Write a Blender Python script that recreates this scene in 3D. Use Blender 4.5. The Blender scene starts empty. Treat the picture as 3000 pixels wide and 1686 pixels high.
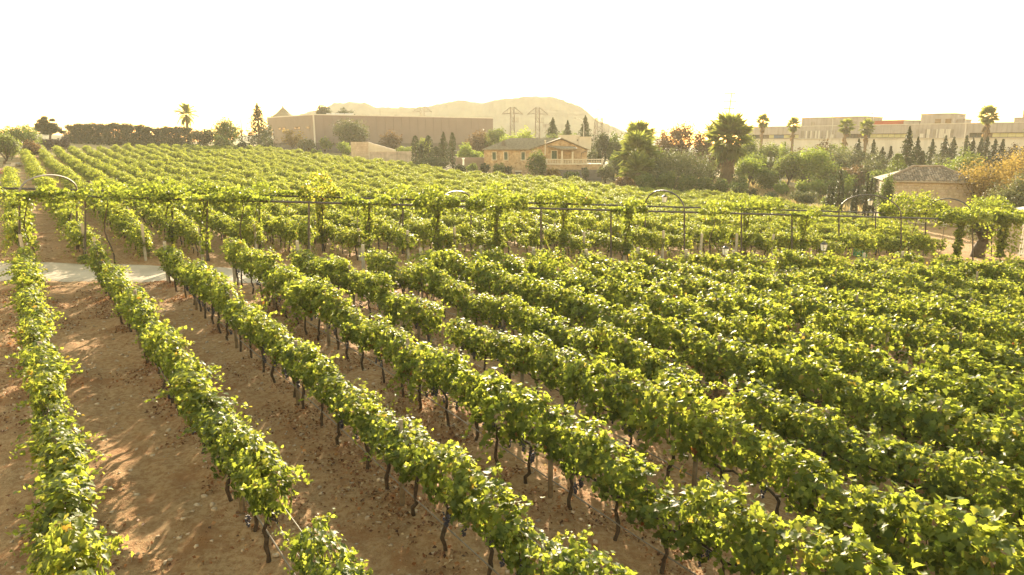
import bpy, bmesh, math, random
import numpy as np
from mathutils import Vector, Matrix

R = math.radians
rng = np.random.default_rng(11)
random.seed(11)
scene = bpy.context.scene
COL = scene.collection

# ------------------------------------------------------------------ camera, light, exposure
CAM_Z = 6.05
PITCH = R(11.94)
cd = bpy.data.cameras.new("camera")
cam = bpy.data.objects.new("camera", cd)
COL.objects.link(cam)
cam.location = (0, 0, CAM_Z)
cam.rotation_euler = (R(90) - PITCH, 0, 0)
cd.sensor_width = 36
cd.lens = 24
cd.clip_start = 0.1
cd.clip_end = 6000
scene.camera = cam

SUN_EL, SUN_AZ = R(15), R(2)          # azimuth measured from +Y towards +X
world = bpy.data.worlds.new("World")
scene.world = world
world.use_nodes = True
wn, wl = world.node_tree.nodes, world.node_tree.links
wn.clear()
w_out = wn.new("ShaderNodeOutputWorld")
w_bg = wn.new("ShaderNodeBackground")
w_sky = wn.new("ShaderNodeTexSky")
w_sky.sky_type = 'NISHITA'
w_sky.sun_disc = False
w_sky.sun_elevation = SUN_EL
w_sky.sun_rotation = SUN_AZ
w_sky.air_density = 2.0
w_sky.dust_density = 0.1
w_sky.ozone_density = 3.0
w_mul = wn.new("ShaderNodeMix")
w_mul.data_type = 'RGBA'
w_mul.blend_type = 'MULTIPLY'
w_mul.inputs[0].default_value = 1.0
w_mul.inputs[7].default_value = (1.0, 0.71, 0.47, 1)      # warm late-summer air, the same in every direction
w_bg.inputs[1].default_value = 0.15
wl.new(w_sky.outputs[0], w_mul.inputs[6])
wl.new(w_mul.outputs[2], w_bg.inputs[0])
wl.new(w_bg.outputs[0], w_out.inputs[0])

sd = bpy.data.lights.new("sun", 'SUN')
sd.energy = 3.4
sd.angle = R(0.6)
sd.color = (1.0, 0.83, 0.58)
sun = bpy.data.objects.new("sun", sd)
COL.objects.link(sun)
sdir = Vector((math.sin(SUN_AZ) * math.cos(SUN_EL), math.cos(SUN_AZ) * math.cos(SUN_EL), math.sin(SUN_EL)))
sun.rotation_euler = sdir.to_track_quat('Z', 'Y').to_euler()
sun.location = (0, 60, 60)

scene.view_settings.view_transform = 'Standard'
scene.view_settings.look = 'None'
scene.view_settings.exposure = 2.85
scene.view_settings.gamma = 1.0
scene.render.engine = 'CYCLES'
cy = scene.cycles
cy.use_denoising = True
cy.use_adaptive_sampling = False
cy.max_bounces = 8
cy.diffuse_bounces = 4
cy.glossy_bounces = 2
cy.transmission_bounces = 6
cy.volume_bounces = 1
cy.transparent_max_bounces = 8
cy.caustics_reflective = False
cy.caustics_refractive = False
cy.sample_clamp_indirect = 8

# ------------------------------------------------------------------ geometry of the place
GX, GY = -0.04975, -0.00997


def gz(x, y):
    """height of the tilted vineyard ground (rises to the far left, and again beyond 60 m)"""
    x = np.clip(np.asarray(x, float), -115, 75)
    y = np.asarray(y, float)
    yy = np.clip(y, -20, 150)
    return GX * x + GY * yy + 0.0003 * np.maximum(0, yy - 60) ** 2


def at(px, py, F):
    """point at distance F ahead that stands at photo position px, py"""
    X = px - 1500
    Y = py - 843
    r = (X, -math.sin(PITCH) * Y + math.cos(PITCH) * 2000, -math.cos(PITCH) * Y - math.sin(PITCH) * 2000)
    s = F / r[1]
    return Vector((r[0] * s, F, CAM_Z + r[2] * s))


def on(px, F):
    """ground point at distance F on the line of sight px"""
    z = 0.0
    for _ in range(4):
        Zc = math.cos(PITCH) * F - math.sin(PITCH) * (z - CAM_Z)
        x = (px - 1500) / 2000 * Zc
        z = float(gz(x, F))
    return Vector((x, F, z))


def proj(x, y, z):
    z = z - CAM_Z
    Yc = -math.sin(PITCH) * y - math.cos(PITCH) * z
    Zc = math.cos(PITCH) * y - math.sin(PITCH) * z
    return 1500 + 2000 * x / Zc, 843 + 2000 * Yc / Zc, Zc


TH = R(36.0)
U = np.array([-math.sin(TH), math.cos(TH)])     # along the rows, away from the camera
W = np.array([math.cos(TH), math.sin(TH)])      # across the rows
ROW_ROT = math.atan2(U[1], U[0])
NEAR = [(-60, 18.5), (-20.3, 26.6), (-12.9, 28.2), (-7.7, 28.9), (16.2, 34.7), (60, 47)]       # near edge of the gravel path
FAR = [(-60, 22.0), (-23, 30.2), (-16.2, 31.0), (-9.0, 31.8), (18.4, 38.8), (60, 50.8)]        # far edge
PERG = [(-60, 19.3), (-19.6, 31.0), (13.9, 40.8), (45, 49.9)]                                  # front line of the pergola


def ip(poly, x):
    return np.interp(x, [p[0] for p in poly], [p[1] for p in poly])


# ------------------------------------------------------------------ object helpers
def tag(o, label=None, cat=None, group=None, kind=None):
    if label: o['label'] = label
    if cat: o['category'] = cat
    if group: o['group'] = group
    if kind: o['kind'] = kind
    return o


def thing(name, label, cat, loc=(0, 0, 0), rz=0.0, group=None):
    o = bpy.data.objects.new(name, None)
    o.empty_display_size = 0.2
    COL.objects.link(o)
    o.location = loc
    o.rotation_euler = (0, 0, rz)
    return tag(o, label, cat, group)


def link(name, me, parent=None, loc=(0, 0, 0), rot=(0, 0, 0), scale=(1, 1, 1)):
    o = bpy.data.objects.new(name, me)
    COL.objects.link(o)
    if parent is not None:
        o.parent = parent
    o.location = loc
    o.rotation_euler = rot
    o.scale = scale
    return o


def mesh_np(name, verts, faces, mats, tint=None, smooth=False, mat_idx=None):
    """verts (N,3), faces (M,k) arrays (or a list of such arrays) -> mesh"""
    me = bpy.data.meshes.new(name)
    verts = np.ascontiguousarray(verts, dtype=np.float32)
    fl = faces if isinstance(faces, list) else [faces]
    fl = [np.asarray(f, dtype=np.int32) for f in fl if len(f)]
    nl = sum(f.size for f in fl)
    nf = sum(len(f) for f in fl)
    me.vertices.add(len(verts))
    me.vertices.foreach_set('co', verts.ravel())
    me.loops.add(nl)
    me.loops.foreach_set('vertex_index', np.concatenate([f.ravel() for f in fl]))
    me.polygons.add(nf)
    st, o = [], 0
    for f in fl:
        st.append(o + np.arange(len(f)) * f.shape[1])
        o += f.size
    me.polygons.foreach_set('loop_start', np.concatenate(st).astype(np.int32))
    if smooth:
        me.polygons.foreach_set('use_smooth', np.ones(nf, dtype=bool))
    for m in (mats if isinstance(mats, (list, tuple)) else [mats]):
        me.materials.append(m)
    if mat_idx is not None:
        me.polygons.foreach_set('material_index', np.asarray(mat_idx, dtype=np.int32))
    me.update(calc_edges=True)
    if tint is not None:
        a = me.attributes.new('tint', 'FLOAT', 'POINT')
        a.data.foreach_set('value', np.ascontiguousarray(tint, dtype=np.float32))
    return me


class MB:
    """collects boxes, tubes, prisms and builds them as one mesh"""
    def __init__(s):
        s.v, s.f = [], []

    def add(s, vs, fs):
        b = len(s.v)
        s.v += [tuple(v) for v in vs]
        s.f += [tuple(b + i for i in f) for f in fs]
        return s

    def box(s, x0, x1, y0, y1, z0, z1):
        vs = [(x0, y0, z0), (x1, y0, z0), (x1, y1, z0), (x0, y1, z0), (x0, y0, z1), (x1, y0, z1), (x1, y1, z1), (x0, y1, z1)]
        return s.add(vs, [(0, 3, 2, 1), (4, 5, 6, 7), (0, 1, 5, 4), (1, 2, 6, 5), (2, 3, 7, 6), (3, 0, 4, 7)])

    def obox(s, p, q, t, z0, z1):
        """upright slab from p to q (xy), thickness t behind the line"""
        p, q = Vector(p[:2]), Vector(q[:2])
        d = (q - p).normalized()
        n = Vector((-d.y, d.x)) * t
        c = [p, q, q + n, p + n]
        vs = [(a.x, a.y, z0) for a in c] + [(a.x, a.y, z1) for a in c]
        return s.add(vs, [(0, 3, 2, 1), (4, 5, 6, 7), (0, 1, 5, 4), (1, 2, 6, 5), (2, 3, 7, 6), (3, 0, 4, 7)])

    def tube(s, pts, rad, n=6, cap=True):
        pts = [Vector(p) for p in pts]
        rad = rad if isinstance(rad, (list, tuple)) else [rad] * len(pts)
        vs, fs = [], []
        for i, p in enumerate(pts):
            d = (pts[min(i + 1, len(pts) - 1)] - pts[max(i - 1, 0)])
            d = d.normalized() if d.length > 1e-9 else Vector((0, 0, 1))
            a = Vector((0, 0, 1)) if abs(d.z) < 0.9 else Vector((1, 0, 0))
            e1 = d.cross(a).normalized()
            e2 = d.cross(e1)
            for k in range(n):
                t = 2 * math.pi * k / n
                vs.append(p + (e1 * math.cos(t) + e2 * math.sin(t)) * rad[i])
        for i in range(len(pts) - 1):
            for k in range(n):
                a, b = i * n + k, i * n + (k + 1) % n
                fs.append((a, a + n, b + n, b))
        if cap:
            fs.append(tuple(range(n)))
            fs.append(tuple(reversed(range((len(pts) - 1) * n, len(pts) * n))))
        return s.add(vs, fs)

    def lathe(s, prof, n=12, c=(0, 0, 0)):
        vs, fs = [], []
        for r, z in prof:
            for k in range(n):
                t = 2 * math.pi * k / n
                vs.append((c[0] + r * math.cos(t), c[1] + r * math.sin(t), c[2] + z))
        for i in range(len(prof) - 1):
            for k in range(n):
                a, b = i * n + k, i * n + (k + 1) % n
                fs.append((a, b, b + n, a + n))
        fs.append(tuple(reversed(range(n))))
        fs.append(tuple(range((len(prof) - 1) * n, len(prof) * n)))
        return s.add(vs, fs)

    def mesh(s, name, mat, smooth=False):
        me = bpy.data.meshes.new(name)
        me.from_pydata(s.v, [], s.f)
        me.materials.append(mat)
        if smooth:
            for p in me.polygons: p.use_smooth = True
        me.update()
        return me

    def build(s, name, mat, parent=None, smooth=False, **kw):
        return link(name, s.mesh(name, mat, smooth), parent, **kw)


# ------------------------------------------------------------------ materials
def new_mat(name):
    m = bpy.data.materials.new(name)
    m.use_nodes = True
    nt = m.node_tree
    nt.nodes.clear()
    out = nt.nodes.new('ShaderNodeOutputMaterial')
    return m, nt, out


def nd(nt, typ, **kw):
    n = nt.nodes.new(typ)
    for k, v in kw.items():
        setattr(n, k, v)
    return n


def mixc(nt, fac, a, b, blend='MIX'):
    n = nd(nt, 'ShaderNodeMix', data_type='RGBA', blend_type=blend)
    for i, v in ((0, fac), (6, a), (7, b)):
        if isinstance(v, (int, float)):
            n.inputs[i].default_value = v
        elif isinstance(v, tuple):
            n.inputs[i].default_value = (*v[:3], 1)
        else:
            nt.links.new(v, n.inputs[i])
    return n.outputs[2]


def noise(nt, vec, scale, detail=4, rough=0.55):
    n = nd(nt, 'ShaderNodeTexNoise')
    n.inputs['Scale'].default_value = scale
    n.inputs['Detail'].default_value = detail
    n.inputs['Roughness'].default_value = rough
    if vec is not None:
        nt.links.new(vec, n.inputs['Vector'])
    return n.outputs[0]


def ramp(nt, fac, stops, interp='LINEAR'):
    n = nd(nt, 'ShaderNodeValToRGB')
    n.color_ramp.interpolation = interp
    el = n.color_ramp.elements
    while len(el) > 1: el.remove(el[0])
    for i, (p, c) in enumerate(stops):
        e = el[0] if i == 0 else el.new(p)
        e.position = p
        e.color = (*(c if isinstance(c, tuple) else (c, c, c)), 1)
    nt.links.new(fac, n.inputs[0])
    return n.outputs[0]


def plain(name, col, rough=0.8, spec=0.3, var=0.2, scale=2.0, bump=0.0, bscale=25.0, metal=0.0, stain=0.0):
    m, nt, out = new_mat(name)
    tc = nd(nt, 'ShaderNodeTexCoord')
    v = tc.outputs['Object']
    f = noise(nt, v, scale, 5)
    f = ramp(nt, f, [(0.3, 0.0), (0.7, 1.0)])
    c = mixc(nt, f, tuple(x * (1 - var) for x in col), tuple(min(1, x * (1 + var)) for x in col))
    if stain:
        mp = nd(nt, 'ShaderNodeMapping')
        mp.inputs['Scale'].default_value = (1.2, 1.2, 0.09)
        nt.links.new(v, mp.inputs[0])
        s = ramp(nt, noise(nt, mp.outputs[0], 1.3, 6, 0.65), [(0.48, 0.0), (0.72, 1.0)])
        k = nd(nt, 'ShaderNodeMath', operation='MULTIPLY')
        nt.links.new(s, k.inputs[0]); k.inputs[1].default_value = stain
        c = mixc(nt, k.outputs[0], c, tuple(x * 0.45 for x in col))
    b = nd(nt, 'ShaderNodeBsdfPrincipled')
    nt.links.new(c, b.inputs['Base Color'])
    b.inputs['Roughness'].default_value = rough
    b.inputs['Specular IOR Level'].default_value = spec
    b.inputs['Metallic'].default_value = metal
    if bump:
        bp = nd(nt, 'ShaderNodeBump')
        bp.inputs['Strength'].default_value = bump
        bp.inputs['Distance'].default_value = 0.05
        nt.links.new(noise(nt, v, bscale, 4), bp.inputs['Height'])
        nt.links.new(bp.outputs[0], b.inputs['Normal'])
    nt.links.new(b.outputs[0], out.inputs[0])
    return m


def leafy(name, stops, trans, tmix=0.5, rough=0.5, spec=0.16):
    """leaf: reflecting face plus light shining through; the per-leaf 'tint' picks its own colour"""
    m, nt, out = new_mat(name)
    at_ = nd(nt, 'ShaderNodeAttribute', attribute_name='tint')
    oi = nd(nt, 'ShaderNodeObjectInfo')
    ad = nd(nt, 'ShaderNodeMath', operation='MULTIPLY_ADD')
    nt.links.new(oi.outputs['Random'], ad.inputs[0])
    ad.inputs[1].default_value = 0.10
    ad2 = nd(nt, 'ShaderNodeMath', operation='ADD')
    nt.links.new(at_.outputs['Fac'], ad.inputs[2])
    ad2.inputs[1].default_value = -0.05
    nt.links.new(ad.outputs[0], ad2.inputs[0])
    c = ramp(nt, ad2.outputs[0], stops)
    t = ramp(nt, ad2.outputs[0], trans)
    b = nd(nt, 'ShaderNodeBsdfPrincipled')
    nt.links.new(c, b.inputs['Base Color'])
    b.inputs['Roughness'].default_value = rough
    b.inputs['Specular IOR Level'].default_value = spec
    tr = nd(nt, 'ShaderNodeBsdfTranslucent')
    nt.links.new(t, tr.inputs[0])
    mx = nd(nt, 'ShaderNodeMixShader')
    mx.inputs[0].default_value = tmix
    nt.links.new(b.outputs[0], mx.inputs[1])
    nt.links.new(tr.outputs[0], mx.inputs[2])
    nt.links.new(mx.outputs[0], out.inputs[0])
    return m


M_VINE = leafy('vine_leaf',
               [(0.0, (0.034, 0.052, 0.013)), (0.45, (0.066, 0.094, 0.021)), (0.8, (0.125, 0.148, 0.03)), (0.9, (0.20, 0.17, 0.03)), (1.0, (0.17, 0.075, 0.02))],
               [(0.0, (0.15, 0.20, 0.02)), (0.45, (0.38, 0.43, 0.042)), (0.8, (0.62, 0.60, 0.075)), (0.9, (0.50, 0.36, 0.05)), (1.0, (0.30, 0.10, 0.02))], 0.5)


def tree_leaf(name, c0, c1, t0, t1, tmix=0.4, spec=0.25):
    return leafy(name, [(0.0, c0), (1.0, c1)], [(0.0, t0), (1.0, t1)], tmix, 0.6, spec)


L_DARK = tree_leaf('dark_leaf', (0.018, 0.026, 0.010), (0.05, 0.06, 0.02), (0.03, 0.045, 0.01), (0.09, 0.10, 0.025), 0.3)
L_MID = tree_leaf('mid_leaf', (0.035, 0.055, 0.016), (0.09, 0.11, 0.03), (0.12, 0.17, 0.025), (0.30, 0.34, 0.05))
L_BRIGHT = tree_leaf('bright_leaf', (0.05, 0.085, 0.02), (0.11, 0.14, 0.03), (0.22, 0.30, 0.035), (0.42, 0.46, 0.06), 0.5)
L_OLIVE = tree_leaf('olive_leaf', (0.05, 0.06, 0.026), (0.105, 0.112, 0.052), (0.10, 0.115, 0.035), (0.20, 0.205, 0.075), 0.35, 0.25)
L_ORANGE = tree_leaf('orange_leaf', (0.12, 0.08, 0.025), (0.20, 0.14, 0.045), (0.24, 0.16, 0.03), (0.38, 0.285, 0.07), 0.5)
L_RUST = tree_leaf('rust_leaf', (0.05, 0.032, 0.016), (0.10, 0.065, 0.025), (0.10, 0.055, 0.02), (0.22, 0.13, 0.04), 0.4)
L_PALM = tree_leaf('palm_leaf', (0.045, 0.06, 0.018), (0.11, 0.125, 0.035), (0.15, 0.19, 0.03), (0.42, 0.44, 0.07), 0.45, 0.5)
L_DEAD = tree_leaf('dry_palm_leaf', (0.10, 0.07, 0.035), (0.2, 0.14, 0.07), (0.16, 0.10, 0.04), (0.3, 0.2, 0.09), 0.35)
L_GRASS = tree_leaf('dry_grass', (0.16, 0.12, 0.05), (0.34, 0.26, 0.12), (0.30, 0.22, 0.08), (0.55, 0.43, 0.2), 0.5)
L_LITTER = leafy('fallen_leaf', [(0.0, (0.07, 0.03, 0.014)), (0.35, (0.18, 0.07, 0.028)), (0.7, (0.36, 0.17, 0.07)), (1.0, (0.52, 0.38, 0.22))],
                 [(0.0, (0.08, 0.03, 0.01)), (0.4, (0.2, 0.07, 0.02)), (0.75, (0.32, 0.15, 0.04)), (1.0, (0.4, 0.28, 0.12))], 0.35, 0.6, 0.3)
M_BARK = plain('vine_bark', (0.055, 0.038, 0.026), 0.9, 0.2, 0.45, 14, 0.8, 40)
M_TBARK = plain('tree_bark', (0.085, 0.062, 0.042), 0.9, 0.2, 0.4, 4, 0.6, 15)
M_PTRUNK = plain('palm_trunk', (0.16, 0.115, 0.075), 0.9, 0.2, 0.35, 6, 0.8, 18)
M_GRAPE = plain('grape_skin', (0.018, 0.016, 0.035), 0.42, 0.5, 0.5, 30)
M_STEEL = plain('dark_steel', (0.05, 0.04, 0.036), 0.5, 0.5, 0.3, 3)
M_WOOD = plain('grey_wood', (0.21, 0.165, 0.115), 0.9, 0.2, 0.35, 6, 0.6, 30)
M_POSTC = plain('post_concrete', (0.33, 0.29, 0.23), 0.9, 0.2, 0.25, 5, 0.5, 30)
M_HOSE = plain('drip_hose', (0.16, 0.125, 0.095), 0.6, 0.4, 0.2, 3)
M_WIRE = plain('wire', (0.3, 0.28, 0.25), 0.45, 0.5, 0.1, 3, metal=0.6)
M_STONE = plain('field_stone', (0.38, 0.31, 0.235), 0.95, 0.2, 0.25, 8, 0.5, 30)
M_WHITE = plain('white_paint', (0.72, 0.69, 0.63), 0.7, 0.3, 0.08, 2)
M_CLAD = plain('grey_cladding', (0.14, 0.11, 0.105), 0.55, 0.4, 0.06, 0.4)
M_BASE = plain('dark_plinth', (0.10, 0.085, 0.075), 0.85, 0.3, 0.15, 1)
M_TRIM = plain('metal_trim', (0.42, 0.39, 0.36), 0.5, 0.4, 0.08, 1)
M_CONC = plain('raw_concrete', (0.31, 0.275, 0.255), 0.9, 0.25, 0.14, 0.35, 0.3, 3, stain=0.55)
M_CONCD = plain('stained_concrete', (0.27, 0.235, 0.20), 0.9, 0.25, 0.2, 0.5, 0.3, 3, stain=0.9)
M_LEDGE = plain('pale_render', (0.50, 0.46, 0.41), 0.9, 0.25, 0.1, 0.4, stain=0.35)
M_REDROOF = plain('red_sheet', (0.30, 0.095, 0.055), 0.8, 0.3, 0.15, 0.6)
M_RENDER = plain('beige_render', (0.42, 0.36, 0.29), 0.9, 0.2, 0.12, 0.7)
M_SHUT = plain('green_shutter', (0.075, 0.125, 0.085), 0.7, 0.3, 0.15, 4)
M_FRAME = plain('cream_frame', (0.50, 0.42, 0.32), 0.8, 0.3, 0.08, 3)
M_ROOFG = plain('roof_tile_brown', (0.185, 0.15, 0.10), 0.9, 0.2, 0.3, 3, 0.7, 8)
M_RTILE = plain('weathered_tile', (0.20, 0.155, 0.115), 0.9, 0.2, 0.5, 2.2, 0.4, 20)
M_PIPE = plain('grey_tile_trim', (0.25, 0.22, 0.18), 0.8, 0.3, 0.2, 2)
M_MORTAR = plain('earth_mortar', (0.33, 0.265, 0.19), 0.95, 0.15, 0.2, 2, 0.6, 12)
M_BROWNW = plain('brown_wall', (0.21, 0.155, 0.12), 0.95, 0.2, 0.15, 1)
M_DARKP = plain('slate_panel', (0.13, 0.11, 0.095), 0.85, 0.25, 0.12, 1)
M_GALV = plain('galvanised_steel', (0.17, 0.145, 0.125), 0.6, 0.4, 0.2, 1)
M_BLACK = plain('black_iron', (0.02, 0.018, 0.017), 0.5, 0.4, 0.2, 8)
M_PAINTC = plain('car_paint', (0.7, 0.68, 0.65), 0.3, 0.5, 0.03, 1)
M_RUBBER = plain('rubber', (0.02, 0.02, 0.02), 0.9, 0.2, 0.1, 5)
M_SHEET = plain('paper', (0.75, 0.72, 0.68), 0.8, 0.3, 0.05, 3)
M_GREENP = plain('green_plastic', (0.07, 0.33, 0.16), 0.5, 0.4, 0.08, 3)


def glass_mat(name, col, rough=0.08):
    m, nt, out = new_mat(name)
    b = nd(nt, 'ShaderNodeBsdfPrincipled')
    tc = nd(nt, 'ShaderNodeTexCoord')
    f = noise(nt, tc.outputs['Object'], 0.6, 2)
    c = mixc(nt, f, tuple(x * 0.6 for x in col), tuple(x * 1.4 for x in col))
    nt.links.new(c, b.inputs['Base Color'])
    b.inputs['Roughness'].default_value = rough
    b.inputs['Specular IOR Level'].default_value = 0.6
    nt.links.new(b.outputs[0], out.inputs[0])
    return m


M_GLASS = glass_mat('window_glass', (0.06, 0.065, 0.06))
M_BLIND = plain('yellow_blind', (0.40, 0.37, 0.20), 0.6, 0.4, 0.15, 0.8)
M_BLUEP = plain('blue_panel', (0.10, 0.13, 0.20), 0.5, 0.4, 0.15, 0.8)
M_LANT = glass_mat('lantern_glass', (0.62, 0.60, 0.55), 0.35)


def stone_mat(name, c0, c1, mortar, scale):
    m, nt, out = new_mat(name)
    tc = nd(nt, 'ShaderNodeTexCoord')
    v = tc.outputs['Object']
    vo = nd(nt, 'ShaderNodeTexVoronoi', feature='DISTANCE_TO_EDGE')
    vo.inputs['Scale'].default_value = scale
    nt.links.new(v, vo.inputs['Vector'])
    vc = nd(nt, 'ShaderNodeTexVoronoi')
    vc.inputs['Scale'].default_value = scale
    nt.links.new(v, vc.inputs['Vector'])
    sep = nd(nt, 'ShaderNodeSeparateColor')
    nt.links.new(vc.outputs['Color'], sep.inputs[0])
    c = mixc(nt, sep.outputs[0], c0, c1)
    e = ramp(nt, vo.outputs['Distance'], [(0.03, 0.0), (0.09, 1.0)])
    c = mixc(nt, e, mortar, c)
    c = mixc(nt, ramp(nt, noise(nt, v, 0.8, 5), [(0.35, 0.0), (0.7, 0.45)]), c, tuple(x * 0.6 for x in c0))
    b = nd(nt, 'ShaderNodeBsdfPrincipled')
    nt.links.new(c, b.inputs['Base Color'])
    b.inputs['Roughness'].default_value = 0.95
    b.inputs['Specular IOR Level'].default_value = 0.15
    bp = nd(nt, 'ShaderNodeBump')
    bp.inputs['Strength'].default_value = 0.7
    bp.inputs['Distance'].default_value = 0.06
    nt.links.new(e, bp.inputs['Height'])
    nt.links.new(bp.outputs[0], b.inputs['Normal'])
    nt.links.new(b.outputs[0], out.inputs[0])
    return m


M_MASON = stone_mat('rubble_masonry', (0.27, 0.18, 0.10), (0.48, 0.345, 0.215), (0.40, 0.30, 0.19), 2.2)


def ground_mat():
    m, nt, out = new_mat('vineyard_soil')
    tc = nd(nt, 'ShaderNodeTexCoord')
    v = tc.outputs['Object']
    n1 = ramp(nt, noise(nt, v, 0.35, 6), [(0.3, 0.0), (0.7, 1.0)])
    n2 = noise(nt, v, 9.0, 6, 0.7)
    n3 = ramp(nt, noise(nt, v, 28.0, 5, 0.7), [(0.3, 0.0), (0.7, 1.0)])
    c = mixc(nt, n1, (0.41, 0.235, 0.105), (0.50, 0.32, 0.165))
    c = mixc(nt, ramp(nt, n2, [(0.42, 0.0), (0.60, 0.9)]), c, (0.27, 0.13, 0.052))  # soil mottling; this tone and the next also paint in clod shading
    c = mixc(nt, ramp(nt, n2, [(0.25, 0.6), (0.40, 0.0)]), c, (0.43, 0.315, 0.20))
    k = nd(nt, 'ShaderNodeMath', operation='MULTIPLY'); k.inputs[1].default_value = 0.35
    nt.links.new(n3, k.inputs[0])
    c = mixc(nt, k.outputs[0], c, (0.40, 0.28, 0.17))
    # reddish drifts of fallen leaves
    pr = ramp(nt, noise(nt, v, 0.9, 5, 0.65), [(0.52, 0.0), (0.66, 0.8)])
    c = mixc(nt, pr, c, (0.30, 0.14, 0.058))
    # dry meadow outside the vineyard
    az = nd(nt, 'ShaderNodeAttribute', attribute_name='meadow')
    g = mixc(nt, ramp(nt, noise(nt, v, 0.25, 6), [(0.35, 0.0), (0.65, 1.0)]), (0.30, 0.21, 0.105), (0.13, 0.12, 0.045))
    c = mixc(nt, az.outputs['Fac'], c, g)
    b = nd(nt, 'ShaderNodeBsdfPrincipled')
    nt.links.new(c, b.inputs['Base Color'])
    b.inputs['Roughness'].default_value = 0.95
    b.inputs['Specular IOR Level'].default_value = 0.12
    bp = nd(nt, 'ShaderNodeBump')
    bp.inputs['Strength'].default_value = 0.9
    bp.inputs['Distance'].default_value = 0.05
    h = nd(nt, 'ShaderNodeMath', operation='ADD')
    nt.links.new(n2, h.inputs[0]); nt.links.new(n3, h.inputs[1])
    nt.links.new(h.outputs[0], bp.inputs['Height'])
    nt.links.new(bp.outputs[0], b.inputs['Normal'])
    nt.links.new(b.outputs[0], out.inputs[0])
    return m


def path_mat():
    m, nt, out = new_mat('pale_gravel')
    tc = nd(nt, 'ShaderNodeTexCoord')
    v = tc.outputs['Object']
    n1 = ramp(nt, noise(nt, v, 0.7, 6), [(0.3, 0.0), (0.7, 1.0)])
    n2 = noise(nt, v, 22.0, 5, 0.75)
    c = mixc(nt, n1, (0.35, 0.275, 0.20), (0.45, 0.365, 0.275))
    c = mixc(nt, ramp(nt, n2, [(0.45, 0.0), (0.7, 0.6)]), c, (0.24, 0.185, 0.135))
    b = nd(nt, 'ShaderNodeBsdfPrincipled')
    nt.links.new(c, b.inputs['Base Color'])
    b.inputs['Roughness'].default_value = 0.95
    b.inputs['Specular IOR Level'].default_value = 0.15
    bp = nd(nt, 'ShaderNodeBump')
    bp.inputs['Strength'].default_value = 0.5
    bp.inputs['Distance'].default_value = 0.02
    nt.links.new(n2, bp.inputs['Height'])
    nt.links.new(bp.outputs[0], b.inputs['Normal'])
    nt.links.new(b.outputs[0], out.inputs[0])
    return m


# ------------------------------------------------------------------ ground, path, hills
def vnoise(x, y, scale, seed):
    """smooth value noise"""
    g = np.random.default_rng(seed).random((256, 256))
    fx, fy = x / scale, y / scale
    ix, iy = np.floor(fx).astype(int), np.floor(fy).astype(int)
    tx, ty = fx - ix, fy - iy
    tx = tx * tx * (3 - 2 * tx); ty = ty * ty * (3 - 2 * ty)
    G = lambda a, b: g[a % 256, b % 256]
    return (G(ix, iy) * (1 - tx) + G(ix + 1, iy) * tx) * (1 - ty) + (G(ix, iy + 1) * (1 - tx) + G(ix + 1, iy + 1) * tx) * ty - 0.5


ROW_D0, ROW_DD = 0.05, 2.335


def fine(x, y):
    """small relief of the worked soil"""
    d = x * W[0] + y * W[1]
    ph = (d - ROW_D0) / ROW_DD
    berm = 0.05 * np.cos(2 * np.pi * ph) + 0.018 * np.cos(6 * np.pi * ph)
    h = berm + 0.08 * vnoise(x, y, 0.9, 1) + 0.06 * vnoise(x, y, 0.34, 2) + 0.05 * vnoise(x, y, 0.17, 3) - 0.05 * np.clip(vnoise(x, y, 0.28, 6) - 0.1, 0, 1)
    pn, pf = ip(NEAR, x), ip(FAR, x)
    on_path = np.clip(np.minimum(y - pn + 0.5, pf + 0.5 - y) / 0.5, 0, 1)
    far = np.clip((48 - y) / 8, 0, 1)
    return h * (1 - on_path) * far - 0.03 * on_path


FIELD = [(-27, 30), (-40, 54), (-82, 116), (-78, 127), (-74, 138), (-66, 149), (-55, 154), (-45, 147), (-34, 138), (-24, 130), (-18, 128),
         (-11, 114), (-5, 112), (9, 110), (13, 97), (17, 98), (23, 93), (32, 93.5), (34, 60), (29, 45.5), (13.9, 41), (-19.6, 31.2)]


def inside(poly, x, y):
    x = np.asarray(x); y = np.asarray(y)
    r = np.zeros(x.shape, bool)
    n = len(poly)
    for i in range(n):
        (x0, y0), (x1, y1) = poly[i], poly[(i + 1) % n]
        if y0 == y1: continue
        c = ((y0 > y) != (y1 > y)) & (x < (x1 - x0) * (y - y0) / (y1 - y0) + x0)
        r ^= c
    return r


xs = np.concatenate([[-1500, -900, -600, -420, -300, -230], np.arange(-180, -31, 4), np.arange(-30, 33, 0.13), np.arange(34, 180, 4), [230, 300, 420, 600, 900, 1500]])
ys = np.concatenate([[-60, -20, -5, 0, 2], np.arange(3, 40, 0.13), np.arange(40.5, 60, 0.6), np.arange(62, 240, 3), [260, 300, 360, 440, 560, 700, 900, 1200, 1500]])
XX, YY = np.meshgrid(xs, ys)
ZZ = gz(XX, YY) + np.where((XX > -31) & (XX < 33) & (YY > 2), fine(XX, YY), 0)
nx, ny = len(xs), len(ys)
idx = np.arange(nx * ny).reshape(ny, nx)
quads = np.stack([idx[:-1, :-1], idx[:-1, 1:], idx[1:, 1:], idx[1:, :-1]], -1).reshape(-1, 4)
M_GROUND = ground_mat()
gme = mesh_np('ground', np.stack([XX, YY, ZZ], -1).reshape(-1, 3), quads, M_GROUND, smooth=True)
mead = np.where(inside(FIELD, XX, YY) | (YY < 46), 0.0, 1.0)
mead = np.where((XX > 29) & (YY < 75) & (YY > 40), 0.15, mead)
a_ = gme.attributes.new('meadow', 'FLOAT', 'POINT')
a_.data.foreach_set('value', mead.astype(np.float32).ravel())
tag(link('ground', gme), 'reddish brown vineyard soil rising to the far left', kind='structure')

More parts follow.
